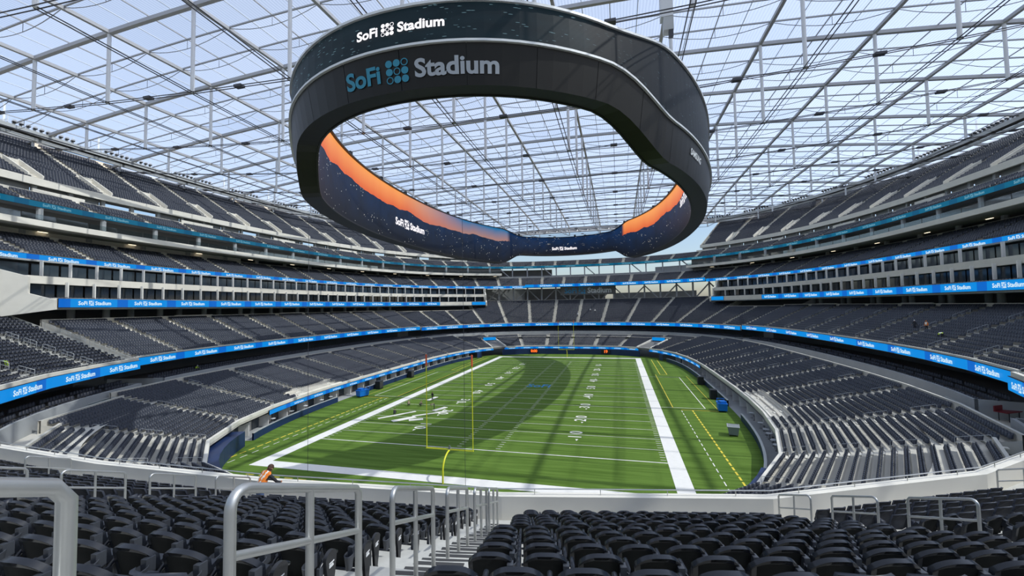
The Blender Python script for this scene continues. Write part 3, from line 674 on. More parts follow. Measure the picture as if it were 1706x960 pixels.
# ------------------------------------------------------------------ far end: open steelwork, back wall, stadium sign
fe = empty('far_steelwork'); tag(fe, 'steel columns and braces of the open far end', 'steelwork', kind='structure')
P, N = path(84, 109.5, 2.6, 52, 118, 7.)
st = MB(); st.box((0, 0, 5), (.7, .7, 10)); stm = st.mesh('column', 'roof_steel')
for i in range(len(P)):
    n = N[i]/np.hypot(*N[i]); place('column', stm, fe, (*(P[i]+n*3), 19.5)); place('column', stm, fe, (*(P[i]+n*8), 30), (0, 0, 0), (.8, .8, 1.0))
    if i < len(P)-1:
        a, c = P[i]+n*3, P[i+1]+n*3; b = MB()
        z0, z1 = (21, 28) if i % 2 else (28, 21); b.tube([(*a, z0), (*c, z1)], .3, 6); b.build('brace', 'roof_steel', fe)
        if i % 3 == 0: b = MB(); b.tube([(*(a+n*5), 33), (*(c+n*5), 39.5)], .3, 6); b.build('brace', 'roof_steel', fe)
band('back_wall', '', '', (90, 118, 2.6), (63, 82), boxp(0, .4, 20, 25.2), 'concrete_grey', True, 5, fe)
band('back_wall', '', '', (90, 118, 2.6), (104, 118), boxp(0, .4, 20, 28.5), 'concrete_grey', True, 5, fe)
band('tier_back', '', '', (82, 106.5, 2.6), (52, 118), boxp(8.9, 9.2, 33, 34.6), 'concrete_grey', True, 5, fe)
band('dark_gallery', '', '', (92, 120, 2.6), (84, 118), boxp(0, .4, 20, 28.4), 'interior', True, 5, fe)
band('parapet', '', '', (85, 110, 2.6), (52, 118), boxp(0, .3, 20.6, 22.3), 'concrete_grey', True, 5, fe)
band('gallery', '', '', (93, 121, 2.6), (97, 114), boxp(0, .4, 33, 38.6), 'interior', True, 5, fe)
band('gallery_rail', '', '', (91, 119, 2.6), (72, 114), boxp(0, .3, 34.2, 35.3), 'concrete_grey', True, 5, fe)
band('club_box', '', '', (90, 118, 2.6), (60, 72), boxp(0, 4, 33.2, 37.2), 'concrete_grey', True, 5, fe)
sg = MB(); sg.box((0, .6, 0), (27, .5, 4.2)); sign = sg.build('stadium_sign', 'interior', None, loc=(4.5, 163.6, 26.6)); tag(sign, 'large sign with blue and white lettering under the third tier at the far end', 'sign')
sl_, sw = logo_mesh(3.6, 'sign_blue', 'sign_white'); place('lettering', sl_, sign, (0, .3, -.1), (PI/2, 0, 0))

# ------------------------------------------------------------------ the oval video board hung over the field
OA, OB, OP, OX, OYC = 33.26, 64.03, 2.16, .38, 55.3
def sm(x): x = np.clip(x, 0, 1); return x*x*(3-2*x)
NT = 288; th = np.linspace(0, 2*PI, NT+1); rr = radius(OA, OB, OP, th)
OBase = np.stack([rr*np.cos(th)+OX, rr*np.sin(th)+OYC], 1)
dd = np.roll(OBase[:-1], -1, 0)-np.roll(OBase[:-1], 1, 0); ON = np.stack([dd[:, 1], -dd[:, 0]], 1); ON /= np.hypot(ON[:, 0], ON[:, 1])[:, None]; ON = np.r_[ON, ON[:1]]
S = 1-sm((np.abs(OBase[:, 1]-OYC)-48.82)/8.65)
def ocurve(off, z, dz): q = OBase+ON*off; return np.column_stack([q, z+dz*S])
o_ib, o_ob, o_tr, o_tp, o_it = ocurve(0, 39.5, -3.81), ocurve(2.4, 39.18, -3.79), ocurve(3.06, 42.85, -2.88), ocurve(2.99, 46.57, 1.52), ocurve(.3, 46.29, 2.14)
board = empty('video_board', (OX, OYC, 0)); tag(board, 'huge oval double sided video board hanging over the field', 'video board')
LOC = np.array([OX, OYC, 0])
arc = np.r_[0, np.cumsum(np.hypot(*np.diff(OBase, axis=0).T))]
def loop(name, A, B, m, parent=board, uv=False, seg=None):
    b = MB()
    for i in range(NT):
        q = [A[i]-LOC, A[i+1]-LOC, B[i+1]-LOC, B[i]-LOC]
        b.face(q, 0, [(arc[i], 0), (arc[i+1], 0), (arc[i+1], 1), (arc[i], 1)] if uv else None)
    o = b.build(name, m, parent); me = o.data
    if seg is not None:
        c = me.color_attributes.new('seg', 'FLOAT_COLOR', 'CORNER')
        for p in me.polygons:
            v0, v1 = seg(p.index), seg(min(p.index+1, NT-1))
            for k, li in enumerate(p.loop_indices): c.data[li].color = v0 if k in (0, 3) else v1
    me.polygons.foreach_set('use_smooth', [True]*len(me.polygons)); return o
def seg_in(i):
    a = math.degrees(th[i]); x, y = OBase[i][0]-OX, OBase[i][1]-OYC
    end = 1. if abs(y) > 52 else 0.
    if x < 0: return (float(np.clip((y+8)/38, 0, 1)), end, 0, 1)
    return (float(np.clip((-y-20)/38, 0, 1)), end, 0, 1)
def seg_out(i):
    x, y = OBase[i][0]-OX, OBase[i][1]-OYC
    return (1. if (x < 15.5 and y < 0) else .22, 0, 0, 1)
fr = loop('inner_screen', o_ib, o_it, 'screen_inner', uv=True, seg=seg_in); fr['label'] = 'inner screen showing a sunset over a city skyline'
sc_o = loop('outer_screen', o_tr, o_tp, 'screen_outer', uv=True, seg=seg_out); sc_o['label'] = 'outer screen showing dim city lights'
loop('soffit', o_ob, o_ib, 'fascia_black')
top_in = o_it.copy(); top_o = o_tp.copy(); loop('top_deck', o_tp, o_it, 'steel_paint')
rim = MB(); rim.sweep(OBase-LOC[:2], ON, [(2.7, -.08), (3.22, -.08), (3.22, .16), (2.7, .16)], closed=True, z=o_tp[:, 2]); rim.build('top_trim', 'trim_silver', board)
rim = MB(); rim.sweep(OBase-LOC[:2], ON, [(2.7, -.1), (3.3, -.1), (3.3, .12), (2.7, .12)], closed=True, z=o_tr[:, 2]); rim.build('middle_trim', 'trim_silver', board)
rim = MB(); rim.sweep(OBase-LOC[:2], ON, [(-.12, -.1), (.1, -.1), (.1, .15), (-.12, .15)], closed=True, z=o_ib[:, 2]); rim.build('inner_trim', 'black', board)
rim = MB(); rim.sweep(OBase-LOC[:2], ON, [(-.15, -.1), (.3, -.1), (.3, .15), (-.15, .15)], closed=True, z=o_it[:, 2]); rim.build('inner_trim', 'black', board)
for k in range(0, NT, 4):       # dark fascia panels below the outer screen, each its own piece with an open joint
    b = MB(); idx = list(range(k, k+5)); e = .018
    for i in idx[:-1]:
        A0, A1, B0, B1 = o_ob[i], o_ob[i+1], o_tr[i], o_tr[i+1]
        if i == idx[0]: A0 = A0+(A1-A0)*e*2; B0 = B0+(B1-B0)*e*2
        b.face([A0-LOC, A1-LOC, B1-LOC, B0-LOC])
    o = b.build('fascia_panel', 'fascia_black', board); o.data.polygons.foreach_set('use_smooth', [True]*len(o.data.polygons))
lb = ocurve(2.3, 39.3, -3.7); lt = ocurve(2.95, 42.8, -2.9); loop('fascia_backing', lb, lt, 'black')
bm_ = MB(); bm_.box((0, 0, .3), (.7, .7, .7)); bmm = bm_.mesh('hoist_box', 'black')
for k in range(6, NT, 16): place('hoist_box', bmm, board, tuple(o_it[k]-LOC+np.array([0, 0, .1])))
def on_board(me, deg_or_px, zfrac, size, A, B, lift=.1, tilt=True, inward=False):
    # wrap a flat lettering mesh on the board surface between curves A (bottom) and B (top); deg_or_px = arc position
    s0 = deg_or_px; b2 = me.copy(); sgn = -1 if inward else 1
    pts = np.array([v.co[:] for v in me.vertices])
    for v, p in zip(b2.vertices, pts):
        u = (s0 + sgn*p[0]*size) % arc[-1]; i = min(int(np.searchsorted(arc, u, 'right'))-1, NT-1); t = (u-arc[i])/(arc[i+1]-arc[i])
        a = A[i]*(1-t)+A[i+1]*t; bb = B[i]*(1-t)+B[i+1]*t; h = np.linalg.norm(bb-a); q = a+(bb-a)*(zfrac+p[1]*size/h); n = ON[i]*(1-t)+ON[i+1]*t
        v.co = tuple(q+np.array([*(n*lift*sgn), 0])-LOC)
    b2.update(); return place('lettering', b2, board)
def arc_at_px(curve, px, lo_, hi_):
    u = project(curve)[:, 0]; idx = [i for i in range(NT) if lo_(OBase[i]) ]; i = min(idx, key=lambda i: abs(u[i]-px) + (0 if hi_ is None else 0)); return arc[i]
near = lambda p: p[1] < 20
m_sign, _ = logo_mesh(2.5, 'sign_teal', 'sign_grey', .03, 4)
on_board(m_sign, arc_at_px((o_ob+o_tr)/2, 690, lambda p: p[1] < 8, None), .44, .86, o_ob, o_tr)
m_scr, _ = logo_mesh(2.5, 'screen_white', 'screen_white', .03, 4)
on_board(m_scr, arc_at_px((o_tr+o_tp)/2, 668, lambda p: p[1] < 8, None), .50, .50, o_tr, o_tp)
m_in, _ = logo_mesh(2.5, 'screen_white', 'screen_white', .03, 3)
on_board(m_in, arc_at_px((o_ib+o_it)/2, 683, lambda p: p[0] < -15 and p[1] > 50, None), .38, 1.0, o_ib, o_it, inward=True)
on_board(m_in, arc_at_px((o_ib+o_it)/2, 943, lambda p: p[1] > 100, None), .34, .62, o_ib, o_it, inward=True)
on_board(m_in, arc_at_px((o_ib+o_it)/2, 1142, lambda p: p[0] > 20 and p[1] > 35, None), .52, 1.0, o_ib, o_it, inward=True)
m_sam = text_mesh('SAMSUNG', 1.0, 'sign_white', .02, 3)
on_board(m_sam, arc_at_px((o_ob+o_tr)/2, 1160, lambda p: p[0] > 15 and p[1] < 40, None), .62, 1.1, o_ob, o_tr)

# ------------------------------------------------------------------ roof: film panels on a net of beams, purlins, cables and struts
SPC = 17.6
XS = [10.3+SPC*k for k in range(-8, 7)]; YS = [3+SPC*j for j in range(-5, 12)]
def zr(x, y): return 67.8-.00058*x*x-.00016*(y-55)**2
def inside(x, y): return (abs(x)/122)**2.5+(abs(y-CY)/147)**2.5 < 1
roof = empty('roof'); tag(roof, 'clear film roof on a net of steel beams, struts and cables', 'roof', kind='structure')
cells = []
for i in range(len(XS)-1):
    for j in range(len(YS)-1):
        if not inside((XS[i]+XS[i+1])/2, (YS[j]+YS[j+1])/2): continue
        for q in range(3):
            y0 = YS[j]+SPC/3*q; y1 = y0+SPC/3; x0, x1 = XS[i], XS[i+1]
            c = project([((x0+x1)/2, (y0+y1)/2, zr((x0+x1)/2, (y0+y1)/2))])[0]
            big = 1/c[2]**2 if (c[2] > 5 and -120 < c[0] < 1826 and c[1] > -140) else 0
            cells.append((big, x0, x1, y0, y1))
cells.sort(key=lambda c: -c[0])
rest = MB()
for k, (big, x0, x1, y0, y1) in enumerate(cells):
    b = MB() if k < 300 and big > 0 else rest; n = 4
    for q in range(n):
        a, c = x0+(x1-x0)*q/n, x0+(x1-x0)*(q+1)/n
        b.face([(a, y0, zr(a, y0)+.25), (c, y0, zr(c, y0)+.25), (c, y1, zr(c, y1)+.25), (a, y1, zr(a, y1)+.25)], 0, [(a, y0), (c, y0), (c, y1), (a, y1)])
    if b is not rest: b.build('roof_panel', 'roof_film', roof)
o = rest.build('roof_panels', 'roof_film', roof); o['kind'] = 'stuff'
def runs(fixed, alongs, isx):      # contiguous stretches of a grid line inside the roof
    cur = []
    for v in alongs:
        ok = inside(*((fixed, v) if isx else (v, fixed)))
        if ok: cur.append(v)
        elif cur: yield cur; cur = []
    if cur: yield cur
def beam(name, pts, wd, ht, m):
    b = MB()
    for a, c in zip(pts[:-1], pts[1:]):
        a, c = np.array(a), np.array(c); t = c-a; h = np.cross(t, (0, 0, 1)); h = h/np.linalg.norm(h)*wd
        b.obox(a-h/2+np.array([0, 0, -ht]), t, -h if False else h*1.0, (0, 0, ht)) if np.dot(np.cross(t, h), (0, 0, 1)) > 0 else b.obox(a+h/2+np.array([0, 0, -ht]), t, -h, (0, 0, ht))
    return b.build(name, m, roof)
fine = lambda a, b: list(np.arange(a, b+.01, SPC/3))
yfull = fine(YS[0], YS[-1]); xfull = list(np.arange(XS[0], XS[-1]+.01, SPC/4))
for x in XS:
    for r_ in runs(x, yfull, True):
        if len(r_) > 2: beam('main_beam', [(x, y, zr(x, y)+.1) for y in r_], .55, .55, 'roof_steel'); 
for y in YS:
    for r_ in runs(y, xfull, False):
        if len(r_) > 2: beam('cross_beam', [(x, y, zr(x, y)+.05) for x in r_], .60, .62, 'roof_steel')
for x in XS[:-1]:
    xm = x+SPC/2
    for r_ in runs(xm, yfull, True):
        if len(r_) > 2: beam('stringer', [(xm, y, zr(xm, y)+.2) for y in r_], .14, .16, 'roof_steel')
    for q in (.25, .75):
        xq = x+SPC*q
        for r_ in runs(xq, yfull, True):
            if len(r_) > 2: beam('film_clamp', [(xq, y, zr(xq, y)+.3) for y in r_], .10, .06, 'roof_white')
for y in YS[:-1]:
    for q in (1, 2):
        yy = y+SPC/3*q
        for r_ in runs(yy, xfull, False):
            if len(r_) > 2:
                beam('purlin', [(x, yy, zr(x, yy)+.18) for x in r_], .20, .22, 'roof_steel')
                b = MB()
                for x in XS[:-1]:
                    if not (r_[0]-.1 <= x and x+SPC <= r_[-1]+.1) or yy < -12: continue
                    pts = []
                    for k in range(9):
                        u = k/8; xx = x+SPC*u; pts.append((xx, yy, zr(xx, yy)-.1-1.5*4*u*(1-u)))
                    b.tube(pts, .065, 4, caps=False); xm = x+SPC/2; b.tube([(xm, yy, zr(xm, yy)), (xm, yy, zr(xm, yy)-1.6)], .05, 4)
                if b.v: b.build('sag_cable', 'cable_light', roof)
sm_ = MB(); sm_.tube([(0, 0, -1), (0, 0, 0)], .27, 10); smm = sm_.mesh('strut', 'roof_white'); auto_smooth(smm)
def slen(x, y): return max(1.5, 17.3*(1-(x/120)**2)*(1-((y-55)/165)**2))
def zl(x, y): return zr(x, y)-.3-slen(x, y)
for x in XS:
    for y in YS:
        if inside(x, y) and y > -20: 
            o = place('strut', smm, roof, (x, y, zr(x, y)-.3), (0, 0, 0), (1, 1, slen(x, y)))
for x in XS:
    for r_ in runs(x, [y for y in YS if y > -20], True):
        if len(r_) > 1:
            b = MB()
            for dx in (-.3, .3): b.tube([(x+dx, y, zl(x+dx, y)) for y in r_], .075, 5)
            b.build('lower_cable', 'cable', roof)
for y in YS:
    if y < -20: continue
    for r_ in runs(y, XS, False):
        if len(r_) > 1:
            b = MB()
            for dy in (-.25, .25): b.tube([(x, y+dy, zl(x, y+dy)) for x in r_], .07, 5)
            b.build('lower_cable', 'cable', roof)
cl = MB(); cl.box((0, 0, 0), (1.3, .8, .35)); clm = cl.mesh('cable_clamp', 'cable')
for x in XS[:-1]:
    for y in YS:
        if inside(x+SPC/2, y) and y > 0: place('cable_clamp', clm, roof, (x+SPC*.5, y, (zl(x, y)+zl(x+SPC, y))/2))
P, N = path(121, 146, 2.5, -35, 215, 6.)
b = MB(); b.tube([(*p, zr(*p)-.5) for p in P], 1.0, 8); b.build('ring_beam', 'roof_steel', roof, True)
b = MB(); b.tube([(*(p-n*5), zr(*p)-2.6) for p, n in zip(P, N)], .45, 6); b.build('inner_chord', 'roof_white', roof, True)
b = MB()
for i in range(len(P)-1):
    b.tube([(*P[i], zr(*P[i])-.5), (*(P[i]-N[i]*5), zr(*P[i])-2.6)], .2, 5); b.tube([(*P[i+1], zr(*P[i+1])-.5), (*(P[i]-N[i]*5), zr(*P[i])-2.6)], .16, 5)
b.build('edge_bracing', 'roof_white', roof)
# catwalk with floodlights below the roof edge
for d0, d1, nm in ((-20, 63, 'right'), (110, 212, 'left')):
    P, N = path(109.5, 138, 2.55, d0, d1, 6.)
    cwk = empty('catwalk'); tag(cwk, f'steel lighting catwalk under the roof edge on the {nm} side', 'catwalk', kind='structure')
    b = MB(); b.sweep(P, N, boxp(-.9, .9, 59.6, 59.95), closed=True, caps=True); b.build('deck', 'black', cwk)
    b = MB(); b.sweep(P, N, boxp(-1.15, -.95, 59.5, 60.5), closed=True, caps=True); b.build('edge_beam', 'steel_paint', cwk)
    b = MB(); b.sweep(P, N, boxp(2.2, 2.5, 59.3, 60.1), closed=True, caps=True); b.build('edge_beam', 'steel_paint', cwk)
    for hh in (61.0, 61.5, 62.6):
        b = MB(); b.tube([(*(p+n*(.8 if hh < 62 else 1.6)), hh) for p, n in zip(P, N)], .06, 5); b.build('hand_rail', 'steel_paint', cwk)
    pm = MB(); pm.box((0, 0, 1.4), (.12, .12, 3.0)); pm.box((0, 1.2, 1.9), (.14, 2.6, .14)); pmm = pm.mesh('post', 'steel_paint'); hg = MB(); hg.tube([(0, 0, 0), (0, 0, 5.)], .22, 8); hgm = hg.mesh('hanger', 'roof_white')
    fm = MB(); fm.tube([(0, -.28, 0), (0, .0, .05), (0, .22, .08), (0, .45, .10)], [.34, .36, .30, .12], 12); fmm = fm.mesh('floodlight', 'black'); auto_smooth(fmm)
    brk = MB(); brk.box((0, .15, -.4), (.5, .08, .5)); brkm = brk.mesh('bracket', 'steel_paint')
    for i in range(len(P)-1):
        nn = N[i]/np.hypot(*N[i]); rz = math.atan2(nn[1], nn[0])-PI/2
        place('post', pmm, cwk, (*P[i], 59.7), (0, 0, rz))
        if i % 3 == 0: place('hanger', hgm, cwk, (*(P[i]+nn*1.), 60.0))
        if i % 3 != 0:
            for q in range(5):
                c = P[i]+(P[i+1]-P[i])*(q+.5)/5
                if not (-20 < project([(*c, 61)])[0][0] < 1730): continue
                t = empty('floodlight', (*(c-nn*.8), 61.2), rz); tag(t, f'round black floodlight on the catwalk under the {nm} roof edge', 'floodlight', f'floodlights on the {nm} catwalk')
                place('lamp_housing', fmm, t); place('bracket', brkm, t)
# grey loudspeaker box hung near the right end of the video board
sp_ = empty('speaker_cluster', (25.5, 5.5, 52.6)); tag(sp_, 'pale grey loudspeaker box hanging above the video board', 'loudspeaker')
b = MB(); b.box((0, 0, 2.6), (1.35, 1.3, 5.4)); b.build('cabinet', 'roof_white', sp_); b = MB(); b.box((.15, 0, -.9), (1.1, 1.2, 1.6)); b.build('grille', 'steel_paint', sp_)
b = MB(); b.tube([(.3, 0, 5), (.3, 0, 13)], .08, 5); b.tube([(-.4, 0, 5), (-.4, 0, 13)], .08, 5); b.build('hanging_cable', 'cable', sp_); b = MB(); b.box((.4, -.3, -2), (.5, .5, 1.)); b.build('hook_block', 'cable', sp_)

# ------------------------------------------------------------------ handrails
def rail_mesh(Ls, drop, h, r, n=8):
    # local +y runs down the aisle; rounded upper end, mid rail, three posts
    b = MB(); sl_ = drop/Ls; H = lambda y: h-sl_*y
    pts = [(0, 0, -.02)]; R = .16
    pts.append((0, 0, H(0)-R))
    for k in range(1, 6):
        a = k/6*PI/2; pts.append((0, R*(1-math.cos(a)), H(0)-R+R*math.sin(a)-sl_*R*(1-math.cos(a))))
    pts.append((0, R, H(R)))
    pts.append((0, Ls-.05, H(Ls-.05))); pts.append((0, Ls, H(Ls)-.05)); pts.append((0, Ls, -drop-.02))
    fr_ = MB(); fr_.tube(pts, r, n); mp_ = MB(); mp_.tube([(0, Ls/2, H(Ls/2)), (0, Ls/2, -drop*.5-.25)], r*.95, n)
    md_ = MB(); md_.tube([(0, 0, H(0)-.44), (0, Ls, H(Ls)-.44)], r*.85, n)
    out = [x.mesh(nm, 'steel' if r > .02 else 'rail_far') for x, nm in ((fr_, 'outer_frame'), (mp_, 'post'), (md_, 'mid_rail'))]
    for m in out: auto_smooth(m, 1.0)
    return out
RM = rail_mesh(1.78, .385*1.78/.9, 1.27, .036, 12); RM2 = rail_mesh(1.5, .385*1.5/.9, 1.13, .030, 10)
Pn, Nn, Rn = AISLES['end_stand']; ia = int(np.argmin(np.hypot(Pn[:, 0]-14.7, Pn[:, 1]+29.75)))
for j in range(len(Pn)):
    q = Pn[j]; n = Nn[j]/np.hypot(*Nn[j]); rz = math.atan2(-n[1], -n[0])-PI/2
    starts = [15.92, 13.22, 10.52, 7.82, 5.15, 2.9] if j == ia else ([13.4, 11.1, 8.8, 6.4, 4.1, 1.78] if j > ia else [13.3, 11.1, 9.0, 6.84, 4.66, 2.4])
    for si, s_ in enumerate(starts):
        row = (s_-.25)/.9; z = 11.25+row*.385; c = q+Nn[j]*s_; pj = project([(*(c-n*1.7), z+.5)])[0]
        if not (pj[2] > .5 and -120 < pj[0] < 1830): continue
        t = empty('handrail', (*c, z), rz)
        if j == ia: lab = f'silver handrail, {nth(si+1)} from the viewer in the row stepping down the aisle'
        else: lab = f'silver handrail, {nth(len(starts)-si)} up from the parapet, {nth(abs(j-ia))} aisle {"left" if j < ia else "right"} of the handrail row'
        tag(t, lab, 'handrail', 'handrails of the nearest stand')
        for m_ in (RM if j == ia else RM2): place(m_.name.split('.')[0], m_, t)
RF = rail_mesh(2.2, .95, .95, .019, 5); RF1 = rail_mesh(2.2, .55, .95, .019, 5)
def far_rails(tname, meshes, s, rise, first, z0, label, group, every=4, start=1, maxd=110, n=0):
    P_, N_, R_ = AISLES[tname]
    for j in range(1, len(P_)-1):
        n_ = N_[j]/np.hypot(*N_[j]); rz = math.atan2(-n_[1], -n_[0])-PI/2
        for k in range(start+2, R_[j], every):
            c = P_[j]+N_[j]*(first+k*s); z = z0+k*rise; pj = project([(*c, z)])[0]
            if not (3 < pj[2] < maxd and -30 < pj[0] < 1736 and pj[1] < 900): continue
            t = empty('handrail', (*c, z), rz); tag(t, f'{label}, {nth(j)} aisle anticlockwise, {nth((k-start-2)//every+1)} rail up', 'handrail', group)
            for m_ in meshes: place(m_.name.split('.')[0], m_, t)
far_rails('lower_bowl', RF1, .84, .215, 0, 2.95, 'thin grey handrail in the lowest tier', 'handrails of the lowest tier', every=5, maxd=105)
_, = (0,)
AISLES['middle_left'] = AISLES['middle_tier']; P_, N_ = path(62.3, 85.7, 2.6, -40.8, 39.2, 10.2); AISLES['middle_right'] = (P_, N_, [16]*(len(P_)-1))
far_rails('middle_left', RF, .86, .385, 0, 11.7, 'thin grey handrail in the left second tier', 'handrails of the left second tier', every=5, maxd=115)
far_rails('middle_right', RF, .86, .385, 0, 11.7, 'thin grey handrail in the right second tier', 'handrails of the right second tier', every=5, maxd=115)

# ------------------------------------------------------------------ nearest stand: concrete aisle steps with dark nosing strips
for j in range(len(Pn)):
    n = Nn[j]/np.hypot(*Nn[j]); t = np.array([n[1], -n[0]]); root = None
    b = MB(); b2 = MB()
    for k in range(0, 20):
        o = .25+k*.9 if k else .25; z = 11.25+k*.385; c = Pn[j]+Nn[j]*o
        if k: b.obox((*(c-t*.66-n*.42), z-.385), (*(t*1.32), 0), (*(n*.42), 0), (0, 0, .19))
        for zz, oo in ((z+.004, .03), (z+.19+.004, .03+.48)):
            if k == 0 and oo > .1: continue
            cc = Pn[j]+Nn[j]*o + n*oo
            if zz > z+.1: cc = Pn[j]+Nn[j]*(o+.9) - n*.40; zz = z+.1935
            b2.obox((*(cc-t*.45), zz-.004), (*(t*.9), 0), (*(n*.09), 0), (0, 0, .008))
    st_ = b.build('aisle_stair', 'concrete_near'); tag(st_, 'concrete aisle steps with dark nosing strips in the nearest stand' if j == ia else f'concrete aisle steps of the nearest stand, aisle {"left" if j < ia else "right"} of the handrail row', 'stairs', 'aisle stairs of the nearest stand', 'structure')
    b2.build('nosing_strip', 'strip_dark', st_)

# ------------------------------------------------------------------ seats
def seat_parts():
    nu, nv = 10, 7; F, Bk = [], []
    def shell(u, v):
        top = .50-.15*abs(u)**2.6; x = u*.262*(1-.10*(1-v)**2); z = .42+v*top; y = -.07-.13*v+.12*u*u*(.45+.55*v); return np.array([x, y, z])
    us = np.linspace(-1, 1, nu+1); vs_ = np.linspace(0, 1, nv+1); b = MB(); fr_ = []; bk_ = []
    for v in vs_:
        for u in us:
            p = shell(u, v); lip = .022 if (abs(u) > .85 or v > .88) else 0.0
            fr_.append(p+np.array([0, .02, 0])); bk_.append(p+np.array([0, -.022-lip, 0 if v < .99 else -.012]))
    k = nu+1; f = []; fi = []
    for j in range(nv):
        for i in range(nu):
            a = j*k+i; f.append((a, a+1, a+k+1, a+k)); fi.append((a, a+k, a+k+1, a+1))
    b.add(fr_, [q[::-1] for q in f], 0); base = len(b.v); b.add(bk_, [], 0)
    for j in range(nv):
        for i in range(nu):
            a = j*k+i; inner = 1 <= i < nu-1 and j < nv-1; b.f.append(tuple(base+q for q in (a, a+1, a+k+1, a+k))); b.m.append(1 if inner else 0); b.uv.append(None)
    def edge(lst):
        for a, c in zip(lst[:-1], lst[1:]): b.f.append((a, c, base+c, base+a)); b.m.append(0); b.uv.append(None)
    edge([nv*k+i for i in range(k)]); edge([i for i in range(k)][::-1]); edge([j*k for j in range(nv+1)]); edge([j*k+nu for j in range(nv+1)][::-1])
    back = b.mesh('backrest', ['seat_shell', 'seat_panel']); auto_smooth(back, 1.2)
    b = MB(); R = [(-.22, .02, .40), (.22, .02, .40), (.22, .14, .40), (-.22, .14, .40), (-.21, -.01, .66), (.21, -.01, .66), (.20, .08, .68), (-.20, .08, .68), (-.22, .15, .54), (.22, .15, .54)]
    b.add(R, [(3, 2, 1, 0), (0, 1, 5, 4), (4, 5, 6, 7), (3, 8, 9, 2), (8, 7, 6, 9), (1, 2, 9, 6, 5), (0, 4, 7, 8, 3)]); pan = b.mesh('seat_pan', 'seat_shell')
    b = MB(); n = 12; c = np.array([.235, -.235, .66]); rings = [(.050, .066, .0), (.050, .066, .03), (.038, .044, -.10)]
    def ring(rx, ry, dz): return [c+np.array([rx*math.cos(2*PI*q/n), ry*math.sin(2*PI*q/n), dz+.18*ry*math.sin(2*PI*q/n)]) for q in range(n)]
    o0, o1, i0, i1 = ring(.042, .05, -.15), ring(.062, .08, .05), ring(.052, .068, .052), ring(.036, .044, -.12)
    v = o0+o1+i0+i1; f = []
    for q in range(n):
        r = (q+1) % n; f += [(q, r, n+r, n+q), (n+q, n+r, 2*n+r, 2*n+q), (2*n+q, 2*n+r, 3*n+r, 3*n+q)]
    f += [tuple(range(n))[::-1], tuple(3*n+q for q in range(n))]; b.add(v, f)
    b.obox((.195, -.20, .62), (.07, 0, 0), (0, .10, 0), (.0, .0, .16)); cup = b.mesh('cup_holder', 'seat_grey'); auto_smooth(cup, .8)
    b = MB(); b.tube([(.315, -.14, .60), (.315, -.05, .66), (.315, .15, .66), (.315, .22, .62)], [.018, .03, .03, .02], 8); arm = b.mesh('armrest', 'seat_shell'); auto_smooth(arm, 1.)
    b = MB(); b.obox((.295, -.16, .0), (.04, 0, 0), (0, .07, 0), (0, 0, .62)); b.obox((.285, -.2, 0), (.06, 0, 0), (0, .22, 0), (0, 0, .03)); b.tube([(.315, -.12, .42), (-.3, -.10, .42)], .02, 6); leg = b.mesh('stand', 'seat_grey')
    b = MB(); pts = []
    for q in range(14):
        a = PI*q/13; pts.append((.11*math.cos(a)+.02, .66+.09*math.sin(a)))
    pts += [(-.06, .45), (-.035, .22), (-.055, .16), (-.02, .10), (.04, .10), (.07, .16), (.05, .22), (.10, .45)]
    v = [(.33, y, z) for y, z in pts]+[(.375, y, z) for y, z in pts]; m_ = len(pts); b.add(v, [tuple(range(m_))[::-1], tuple(range(m_, 2*m_))]+[(q, (q+1) % m_, m_+(q+1) % m_, m_+q) for q in range(m_)]); endp = b.mesh('end_panel', 'end_panel')
    b = MB()
    for z, wd in ((.60, .10), (.575, .08), (.555, .09)): b.obox((.376, -.03, z), (.004, 0, 0), (0, wd, 0), (0, 0, .014))
    b.obox((.376, -.02, .15), (.004, 0, 0), (0, .05, 0), (0, 0, .04)); plate = b.mesh('number_plate', 'plate_white')
    return back, pan, cup, arm, leg, endp, plate
SP = seat_parts(); SPN = ['backrest', 'seat_pan', 'cup_holder', 'armrest', 'stand', 'end_panel', 'number_plate']
def cull(arr, m=140):
    a = np.array([x[:4] for x in arr]); q = project(a[:, :3]+np.array([0, 0, .5])); return (q[:, 2] > .4) & (q[:, 0] > -m) & (q[:, 0] < 1706+m) & (q[:, 1] < 960+m*2), q
nr = SEATS['near']; ok, q = cull(nr, 260)
dist = np.array([math.dist(x[:3], CAM) for x in nr]); vis = ok & (q[:, 0] > -40) & (q[:, 0] < 1746) & (q[:, 1] < 1010)
order = [i for i in np.argsort(dist) if vis[i]][:300]; chosen = set(int(i) for i in order)
for i in order:
    x, y, z, a, fi, k, qi, ns = nr[i]; last = qi == ns-1; t = empty('folding_seat', (x, y, z), a)
    row = ordn[min(k, 17)]
    if fi >= ia: pos = f'{nth(qi+1)} seat right of the {"handrail" if fi == ia else "next right" if fi == ia+1 else "far right"} aisle'
    else: pos = f'{nth(ns-qi)} seat left of the {"handrail" if fi == ia-1 else "next left" if fi == ia-2 else "far left"} aisle'
    tag(t, f'black seat, {row} row from the parapet, {pos}', 'seat', 'black folding seats of the nearest stand')
    for nm_, me in zip(SPN, SP):
        if nm_ in ('end_panel', 'number_plate') and not (last): continue
        place(nm_, me, t)
